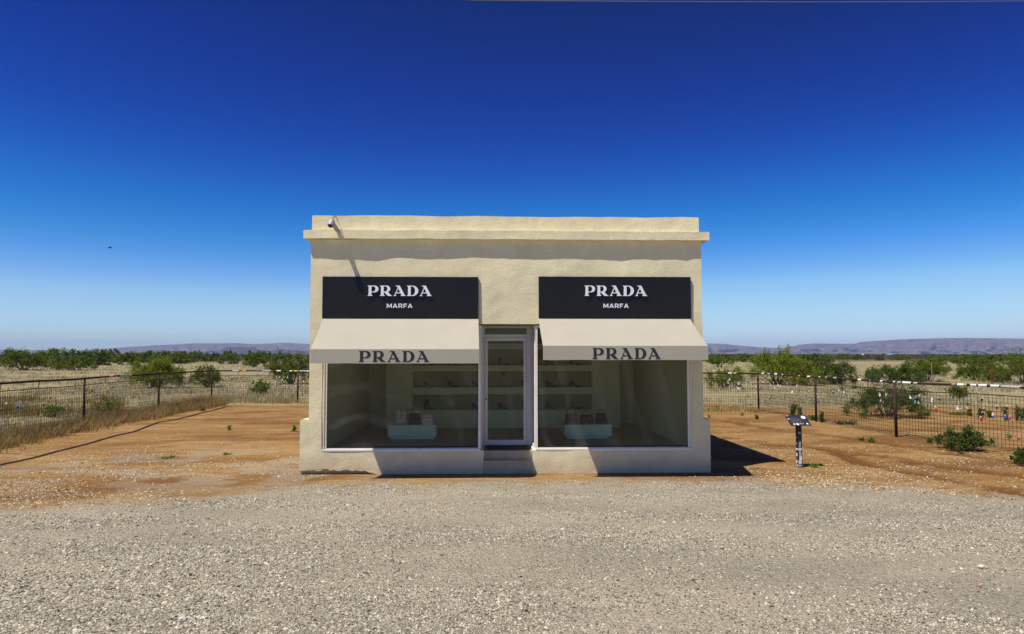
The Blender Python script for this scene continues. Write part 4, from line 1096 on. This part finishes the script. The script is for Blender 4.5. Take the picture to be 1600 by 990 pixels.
# golden brown weeds along the left fence and the foot of the back fence
P1, W1 = [], []
for i in range(5200):
    t = rg.uniform(0, LR.L[5]); q = LR.at(t)
    cl_ = fbm(t * .9, 3, 7)
    if cl_ < (.40 if q.y > 11 else .28) + .1 * rg.random(): continue
    o_ = rg.normal() * .36 + .42
    P1.append((q.x + o_ * 1.0, q.y + rg.normal() * .2, 0))
pos = np.array(P1); pos[:, 2] = ground_z(pos[:, 0], pos[:, 1]) - .01
V, Fc = blades(pos, 12, rg.uniform(.12, .46, len(pos)), np.full(len(pos), .07), np.full(len(pos), .014), rg, .5)
o = link('weeds', np_mesh('weeds', V, Fc), mat('brown_weed', (0.31, 0.215, 0.06), 0.85, 0.3, 1.0, island=0.5, transl=0.25, spec=0.1, col2=(0.42, 0.29, 0.13)))
tag(o, 'golden brown dead weeds matted along the foot of the left fence', 'weeds', kind='stuff')
P1 = []
for i in range(900):
    k = rg.random(); q = BACK_A.lerp(BACK_B, k)
    if vnoise(k * 40, 1, 3) < .35: continue
    P1.append((q.x + rg.normal() * .2, q.y + rg.normal() * .35 - .1, 0))
pos = np.array(P1); pos[:, 2] = ground_z(pos[:, 0], pos[:, 1]) - .01
V, Fc = blades(pos, 10, rg.uniform(.12, .35, len(pos)), np.full(len(pos), .1), np.full(len(pos), .018), rg, .4)
o = link('weeds', np_mesh('weeds', V, Fc), mat('straw_weed', (0.42, 0.31, 0.12), 0.85, 0.3, 1.0, island=0.4, transl=0.25, spec=0.1))
tag(o, 'straw coloured weeds along the foot of the back fence', 'weeds', kind='stuff')
# an ochre patch of dead weeds behind the left fence
P1 = []
for i in range(1500):
    px, d = rg.uniform(-10, 190), rg.uniform(25, 34); q = G(px, d)
    if fbm(q.x * .5, q.y * .8, 91) < .50 + .1 * rg.random(): continue
    P1.append((q.x, q.y, 0))
pos = np.array(P1); pos[:, 2] = ground_z(pos[:, 0], pos[:, 1]) - .01
V, Fc = blades(pos, 11, rg.uniform(.2, .5, len(pos)), np.full(len(pos), .14), np.full(len(pos), .022), rg, .35)
o = link('weeds', np_mesh('weeds', V, Fc), mat('ochre_weed', (0.26, 0.17, 0.045), 0.85, 0.3, 0.6, island=0.45, transl=0.25, spec=0.1, col2=(0.33, 0.27, 0.06)))
tag(o, 'ochre dead weeds in patches behind the left fence', 'weeds', kind='stuff')

# upright weeds and small sprouts, one by one
def sprout(px, ybase, hpx, wpx, lab, kind=0, stalks=7, name='weed_plant', grp='small green weeds in the yard'):
    d = 2.27 * F / (ybase - 552.0); g = G(px, d); h = hpx * d / F; w = max(.05, wpx * d / F)
    rg = np.random.default_rng(int(px * 3 + ybase))
    r = empty(name, (g.x, g.y, 0.0), 0, lab, 'weed', grp)
    tb = MB(); pts = []
    for i in range(stalks):
        b = Vector((rg.normal() * w * .2, rg.normal() * w * .2, -.02)); t = Vector((rg.normal() * w * .4, rg.normal() * w * .4, h * rg.uniform(.6, 1)))
        tb.tube([b, b.lerp(t, .5) + Vector((rg.normal() * .01, rg.normal() * .01, 0)), t], .006, 4, r2=.003)
        k = max(8, int(hpx * 3)); tt = rg.uniform(.15, 1, (k, 1))
        pts.append(np.array(b) + (np.array(t) - np.array(b)) * tt + rg.normal(size=(k, 3)) * [w * .12 + .012, w * .12 + .012, .012])
    tb.build('stem', BARK, r)
    V, Fq = leaves(np.concatenate(pts), max(.02, .9 * d / 704), rg, 2.2)
    link('foliage', np_mesh('foliage', V, Fq), LEAF[kind], r)
sprout(1236, 647, 17, 8, 'upright green weed at the foot of the right fence, left of a twin')
sprout(1248, 646, 14, 7, 'thin upright weed just right of a fuller twin near the right fence', stalks=5)
sprout(1281, 658, 18, 5, 'tall narrow weed right of the second right fence post')
sprout(1268, 655, 9, 8, 'short weed left of the second right fence post', 1)
sprout(1309, 661, 6, 12, 'low spreading weed along the right fence', 2)
sprout(1325, 661, 7, 14, 'low dark weed along the right fence, beside another low weed', 2)
sprout(1358, 689, 8, 7, 'tiny bright sprout on the dirt left of the third right post', 1)
sprout(1343, 685, 4, 6, 'tiny flat green tuft on the dirt, by the bright sprout', 0)
sprout(1181, 653, 9, 4, 'thin sprout on the dirt near the shop, standing right of another', 1, 4)
sprout(1158, 648, 5, 3, 'thin short sprout on the dirt just right of the shop', 1, 3)
sprout(1107, 651, 5, 3, 'sprout close to the right corner of the shop', 1, 3)
sprout(360, 670, 9, 5, 'small sprout standing in the middle of the left dirt yard', 1, 5)
sprout(460, 673, 12, 5, 'green sprout beside the left base of the shop', 1, 5)
sprout(281, 643, 16, 5, 'tall green weed on the inside of the left fence', 0, 6)
sprout(320, 641, 8, 5, 'short weed inside the left fence near the corner', 0, 4)
sprout(267, 713.5, 3, 17, 'flat green weed mat on the left dirt', 1, 14)
sprout(357, 708, 3, 9, 'small flat green weed mat left of the shop', 1, 10)
sprout(1266, 727, 5, 15, 'low green weed at the foot of the plaque post', 1, 12)
for i, (a, b, c, t) in enumerate(((1568, 655, 23, 'tall leafy weed behind the right fence, left of two others'), (1585, 656, 25, 'tall leafy weed behind the right fence, between two others'), (1594, 655, 20, 'tall leafy weed behind the right fence, near the right edge'), (1528, 652, 17, 'thin upright weed behind the right fence, left of its pair'), (1543, 651, 14, 'thin upright weed behind the right fence, right of its pair'), (1513, 648, 12, 'short upright weed behind the right fence'))):
    sprout(a, b, c, 6, t, 0, 5)
sprout(1448, 690, 8, 9, 'small weed left of the spreading weed bush', 0)
sprout(1497, 647, 5, 40, 'flat wide weed patch behind the right fence', 0, 16)

# ---------------------------------------------------------------- gravel stones
def pebbles(pos, size, rg):
    n_ = len(pos)
    b8 = np.array([(1,0,0),(.2,.9,.1),(-.9,.3,-.1),(-.4,-.85,.1),(.6,-.7,0),(.45,.2,.8),(-.45,.1,.85),(0,-.45,.75)])
    fcs = np.array([(0,1,5),(1,6,5),(1,2,6),(2,3,6),(3,7,6),(3,4,7),(4,5,7),(4,0,5),(5,6,7)])
    V = b8[None] * rg.uniform(.65, 1.3, (n_, 8, 3)) * size[:, None, None]
    V[:, :, 2] *= rg.uniform(.45, .95, n_)[:, None]; V[:, :, 0] *= rg.uniform(.8, 1.5, n_)[:, None]
    a = rg.uniform(0, 6.283, n_); c, s = np.cos(a)[:, None], np.sin(a)[:, None]
    x, y = V[:, :, 0] * c - V[:, :, 1] * s, V[:, :, 0] * s + V[:, :, 1] * c
    tx, ty = rg.normal(size=(n_, 1)) * .3, rg.normal(size=(n_, 1)) * .3
    V = np.stack([x, y, V[:, :, 2] + x * tx + y * ty], -1) + pos[:, None, :]
    return V.reshape(-1, 3), (fcs[None] + (np.arange(n_) * 8)[:, None, None]).reshape(-1, 3)
rg = np.random.default_rng(42); n_ = 330000
d_ = 1 / rg.uniform(1 / 13.8, 1 / 5.0, n_); px_ = rg.uniform(-80, 1680, n_)
pp = np.array([np.array(ray(p, 552.0)) for p in np.linspace(-80, 1680, 2000)])
rr_ = pp[np.clip(((px_ + 80) / 1760 * 1999).astype(int), 0, 1999)]
pos = np.array(CAM)[None] + rr_ * (d_ / F)[:, None]; pos[:, 0] += rg.normal(size=n_) * .02
g_, f_2, r_2, _ = zones(pos[:, 0], pos[:, 1])
den = .55 * fbm(pos[:, 0] * .55, pos[:, 1] * 1.3, 97) + .45 * fbm(pos[:, 0] * .10 + .05 * pos[:, 1], pos[:, 1] * 1.6 + .25 * pos[:, 0], 98); den2 = fbm(pos[:, 0] * .2, pos[:, 1] * .5, 99)
keep = (g_ > .35 * rg.random(n_) + .3) & (rg.random(n_) < np.clip((den - .38) * 4.2, .08, 1)) & (rg.random(n_) < np.clip((pos[:, 1] + 9.5) / 5.0 * .7 + .25, .25, 1))
inside = (pos[:, 1] > -.05) & (pos[:, 0] > X0 - .2) & (pos[:, 0] < X1 + .2)
keep &= ~inside
pos = pos[keep]; pos[:, 2] = ground_z(pos[:, 0], pos[:, 1]) + .001
sz = .0045 + .0085 * rg.random(len(pos)) ** 2.2 + .009 * (rg.random(len(pos)) < .03)
V, Fc = pebbles(pos, sz * np.where(pos[:, 0] < -2, 1.2, 1.0), rg)
GRV = mat('gravel_stone', (0.27, 0.24, 0.175), 0.9, 0.15, 30, island=0.8, spec=0.15, col2=(0.42, 0.38, 0.29))
o = link('gravel', np_mesh('gravel', V, Fc), GRV)
tag(o, 'grey crushed stone gravel covering the forecourt', 'gravel', kind='stuff')
# pale chips strewn on the dirt
n_ = 110000
d_ = 1 / rg.uniform(1 / 30, 1 / 10.5, n_); px_ = np.where(rg.random(n_) < .5, rg.uniform(-60, 520, n_), rg.uniform(1050, 1660, n_))
rr_ = pp[np.clip(((px_ + 80) / 1760 * 1999).astype(int), 0, 1999)]
pos = np.array(CAM)[None] + rr_ * (d_ / F)[:, None]
g_, f_2, r_2, _ = zones(pos[:, 0], pos[:, 1]); den = fbm(pos[:, 0] * .5, pos[:, 1] * .9, 101)
keep = (g_ < .75) & (f_2 < .3) & (rg.random(n_) < np.clip((den - .36) * 2.4, .05, .9) * np.clip(1.1 - (pos[:, 1] + 2) / 9, .10, 1.0))
keep &= ~((pos[:, 1] > -.05) & (pos[:, 1] < DEP + .1) & (pos[:, 0] > X0 - .25) & (pos[:, 0] < X1 + .25))
pos = pos[keep]; pos[:, 2] = ground_z(pos[:, 0], pos[:, 1]) + .001
V, Fc = pebbles(pos, .006 + .014 * rg.random(len(pos)) ** 3, rg)
o = link('gravel', np_mesh('gravel', V, Fc), mat('pale_chip', (0.34, 0.27, 0.175), 0.9, 0.15, 30, island=0.85, spec=0.15))
tag(o, 'pale stone chips strewn over the orange dirt', 'gravel', kind='stuff')
# larger single stones
def stone(px, py, s, lab, m=None):
    q = P(px, py, z=0); bm = bmesh.new(); bmesh.ops.create_icosphere(bm, subdivisions=2, radius=s)
    for v in bm.verts:
        nn = v.co.normalized(); v.co *= 1 + .35 * mnoise.noise(nn * 1.4 + Vector((px, py, 0)))
        v.co.z *= .55
    me = bpy.data.meshes.new('stone'); bm.to_mesh(me); bm.free()
    o = link('stone', me, m or GRV); o.location = (q.x, q.y, float(ground_z(np.array([q.x]), np.array([q.y]))[0]) + s * .25); o.rotation_euler = (.1, .1, px)
    tag(o, lab, 'stone', 'larger stones on the forecourt')
PALE = mat('pale_stone', (0.55, 0.51, 0.44), 0.9, 0.12, 20, bump=0.3); DST = mat('dark_stone', (0.11, 0.09, 0.07), 0.9, 0.2, 20, bump=0.3)
for a in ((1535, 886, .042, 'round tan stone at the right of the forecourt', None), (285, 968, .036, 'flat pale stone near the bottom left', PALE), (318, 966, .030, 'tan stone beside the flat pale one', None), (308, 949, .016, 'small dark stone above the pale pair', DST), (576, 953, .018, 'small dark stone below the left window', DST),
          (651, 969, .016, 'round pale stone near the bottom centre left', None), (879, 826, .028, 'flat pale stone in mid forecourt, right of centre', PALE), (1239, 928, .030, 'flat whitish stone at the lower right', PALE), (447, 982, .022, 'pale stone at the bottom edge', PALE), (1446, 925, .018, 'small dark slab of stone at the lower right', DST),
          (965, 905, .018, 'dark stone right of the flat mid forecourt stone', DST), (794, 940, .018, 'tan stone at the lower centre', None), (1531, 917, .022, 'reddish stone at the lower right', mat('red_stone', (0.24, 0.10, 0.07), 0.9, 0.2, 20)), (1490, 894, .018, 'small pale stone left of the round tan one', PALE), (181, 890, .018, 'pale stone on the left of the gravel', PALE)):
    stone(*a)

# ---------------------------------------------------------------- hose along the left grass edge
pts = [P(a, b, z=0) for a, b in ((-150, 758), (-60, 738), (0, 726.5), (50, 716), (89, 705.5), (140, 692.5), (182, 680.5), (213, 673.5), (248, 659.5), (275, 655), (297, 650), (315, 644.7), (335, 640.5), (355, 634.8), (364, 633.6))]
sm = []
for i in range(len(pts) - 1):
    for k in range(5): sm.append(pts[i].lerp(pts[i+1], k / 5))
sm = [Vector((q.x, q.y, float(ground_z(np.array([q.x]), np.array([q.y]))[0]) + .014)) for q in sm]
o = MB().tube(sm, .011, 7).build('hose', mat('hose_black', (0.05, 0.04, 0.032), 0.6, 0.3), smooth=True)
tag(o, 'long black hose lying on the dirt along the left fence', 'hose')
sm2 = [q + Vector((-.10, .04, -.003)) for q in sm]
o = MB().tube(sm2, .012, 7).build('hose', mat('hose_dusty', (0.28, 0.20, 0.12), 0.8, 0.3), smooth=True)
tag(o, 'dusty tan cable lying against the black hose', 'hose')

# ---------------------------------------------------------------- plaque on a stickered post
g = P(1249, 729, z=0)
r = empty('plaque_stand', (g.x, g.y, 0), 0, 'slanted black plaque on a post covered in stickers', 'plaque')
post = MB().box(-.045, .045, -.045, .045, -.1, .90).build('post', mat('post_black', (0.03, 0.03, 0.035), 0.5), r, bevel=0.004)
pl_d = math.atan2(.17, .27)
plt = MB().box(-.21, .21, 0, .33, -.008, .008).build('plaque', mat('plaque_black', (0.028, 0.03, 0.034), 0.45, 0.3, 8), r, bevel=0.003)
plt.location = (-.0, -.13, .845); plt.rotation_euler = (pl_d, 0, 0)
def disc(x, y, rx, ry, m, n='sticker'):
    q = MB(); q.poly([(x + rx * math.cos(t * .393), y + ry * math.sin(t * .393), .0095) for t in range(16)], [tuple(range(16))]); q.build(n, m, plt)
disc(.135, .255, .045, .05, STK[0]); disc(-.13, .035, .02, .022, STK[0]); disc(-.065, .032, .03, .03, STK[0]); disc(.14, .045, .02, .025, STK[0])
MB().box(-.02, .03, .035, .055, .0082, .0095).build('sticker', STK[1], plt); MB().box(.035, .07, .035, .055, .0082, .0095).build('sticker', STK[4], plt)
MB().box(-.20, -.15, .30, .315, .0082, .0095).build('sticker', STK[1], plt); MB().box(-.205, -.17, .19, .21, .0082, .0095).build('sticker', STK[0], plt)
tx_ = MB()
for k in range(9):
    L_ = [.30, .26, .29, .22, .28, .30, .25, .27, .16][k]
    tx_.box(-.16, -.16 + L_ * .8, .085 + k * .019, .089 + k * .019, .0082, .0086)
tx_.build('text_lines', mat('plaque_text', (0.16, 0.16, 0.17), 0.6), plt)
ps = random.Random(4); z = .02
while z < .82:
    h_ = ps.uniform(.03, .08)
    for (k, ax_) in ((0, 'f'), (1, 'l')):
        if z > .48 and ps.random() < .5: continue
        u0 = ps.uniform(-.04, -.01); u1 = ps.uniform(.01, .04)
        m = STK[ps.choice([0, 0, 1, 1, 0, 2, 6, 6] if z < .5 else [3, 6, 1, 6, 6])]
        if ax_ == 'f': MB().box(u0, u1, -.0475, -.0455, z, z + h_).build('sticker', m, r)
        else: MB().box(-.0475, -.0455, u0, u1, z, z + h_).build('sticker', m, r)
    z += h_ + ps.uniform(0, .02)

# ---------------------------------------------------------------- far things
g = G(1548, 50)
o = MB().box(g.x - .035, g.x + .035, g.y - .02, g.y + .02, 0, 1.42).box(g.x - .05, g.x + .05, g.y - .025, g.y - .021, .95, 1.40).build('marker_post', mat('marker_red', (0.32, 0.012, 0.03), 0.5), bevel=0.003)
tag(o, 'dark red marker post standing in the grass behind the right fence', 'marker')
q = RR.at(tpx(RR, 1462.5))
o = MB().tube([(q.x, q.y + .05, 0.4), (q.x - .03, q.y + .05, 2.05)], .009, 6, r2=.006).build('thin_rod', mat('rod_grey', (0.35, 0.33, 0.3), 0.6))
tag(o, 'thin bent grey rod sticking up from the right fence', 'rod')
def shed(px, d, w, h, dp, m, mr_, lab):
    g = G(px, d); r = empty('shed', g, 0.2, lab, 'building', 'tiny sheds far out on the plain')
    MB().box(-w/2, w/2, -dp/2, dp/2, 0, h).build('wall', m, r)
    MB().poly([(-w/2-.2, -dp/2-.2, h), (w/2+.2, -dp/2-.2, h), (w/2+.2, dp/2+.2, h), (-w/2-.2, dp/2+.2, h), (-w/2-.2, 0, h*1.35), (w/2+.2, 0, h*1.35)], [(0,1,5,4), (2,3,4,5), (0,4,3), (1,2,5), (0,3,2,1)]).build('roof', mr_, r)
    MB().box(-w*.1, w*.1, -dp/2-.03, -dp/2-.002, 0.01, h*.7).build('door', mat('shed_door', (0.15, 0.12, 0.1), 0.8), r)
shed(1346, 560, 4.0, 1.6, 4, mat('shed_white', (0.72, 0.68, 0.6), 0.8), mat('shed_roof', (0.7, 0.68, 0.62), 0.6), 'tiny white shed far out on the right plain')
shed(1389, 600, 4.6, 1.7, 4, mat('shed_wall', (0.2, 0.2, 0.2), 0.8), mat('shed_blue', (0.25, 0.36, 0.55), 0.5), 'tiny blue-roofed shed far out on the right plain')
POLE = mat('pole_wood', (0.06, 0.045, 0.035), 0.9)
pr = None
for (px, lab) in ((186, 'leftmost of the tiny far utility poles'), (211, 'middle one of the tiny far utility poles'), (239, 'rightmost of the tiny far utility poles')):
    if pr is None:
        pr = o = empty('utility_pole'); MB().tube([(0, 0, 0), (0, 0, 8.0)], .18, 6).build('pole', POLE, o); MB().box(-1.1, 1.1, -.08, .08, 7.2, 7.4).build('crossarm', POLE, o)
    else: o = copy_tree(pr)
    o.location = G(px, 1150); tag(o, lab, 'utility pole', 'far utility poles')
# bird
q = P(172, 387.5, d=48)
r = empty('bird', q, 0.6, 'small dark bird flying in the sky at the left', 'bird')
bd = MB()
bd.tube([(-.10, 0, 0), (-.06, 0, .006), (0, 0, .0), (.06, 0, .004), (.10, 0, .01), (.125, 0, .006)], .03, 8)
bd.poly([(.04, .02, .01), (-.04, .02, .01), (-.05, .14, .07), (.01, .15, .075), (-.06, .27, .05), (.0, .09, .055)], [(0, 1, 2, 3), (3, 2, 4), (3, 4, 5)])
bd.poly([(.04, -.02, .01), (-.04, -.02, .01), (-.05, -.14, .07), (.01, -.15, .075), (-.06, -.27, .05), (.0, -.09, .055)], [(3, 2, 1, 0), (4, 2, 3), (5, 4, 3)])
bd.poly([(-.09, .02, 0), (-.09, -.02, 0), (-.19, -.035, .0), (-.19, .035, .0)], [(0, 1, 2, 3)])
bd.build('body', mat('feather_dark', (0.02, 0.018, 0.018), 0.8), r)
# overhead cable crossing above the shop
cb = [P(a, b, y=4.0) for a, b in ((300, -26), (500, -13), (740, 0.6), (900, 2.0), (1050, 2.9), (1250, 3.6), (1420, 3.3), (1600, 2.2), (1800, -1.5))]
cs = []
for i in range(len(cb) - 1):
    for k in range(6): cs.append(cb[i].lerp(cb[i+1], k / 6))
o = MB().tube(cs, .010, 6).build('overhead_cable', mat('cable_grey', (0.16, 0.16, 0.17), 0.6), smooth=True)
tag(o, 'thin grey cable strung high across the sky above the shop', 'cable')

# ---------------------------------------------------------------- haze
HAZE = True
if HAZE:
    hb = MB().box(-12900, 12900, -12900, 12900, -12, 225)
    hmz = bpy.data.materials.new('haze'); hmz.use_nodes = True
    n, l = hmz.node_tree.nodes, hmz.node_tree.links
    n.remove(n['Principled BSDF'])
    pv = n.new('ShaderNodeVolumePrincipled'); pv.inputs['Color'].default_value = (0.44, 0.62, 1.0, 1); pv.inputs['Density'].default_value = 0.00008
    pv.inputs['Anisotropy'].default_value = 0.0
    l.new(pv.outputs[0], n['Material Output'].inputs['Volume'])
    tag(hb.build('haze', hmz), 'faint blue haze over the plain', 'haze', kind='stuff')
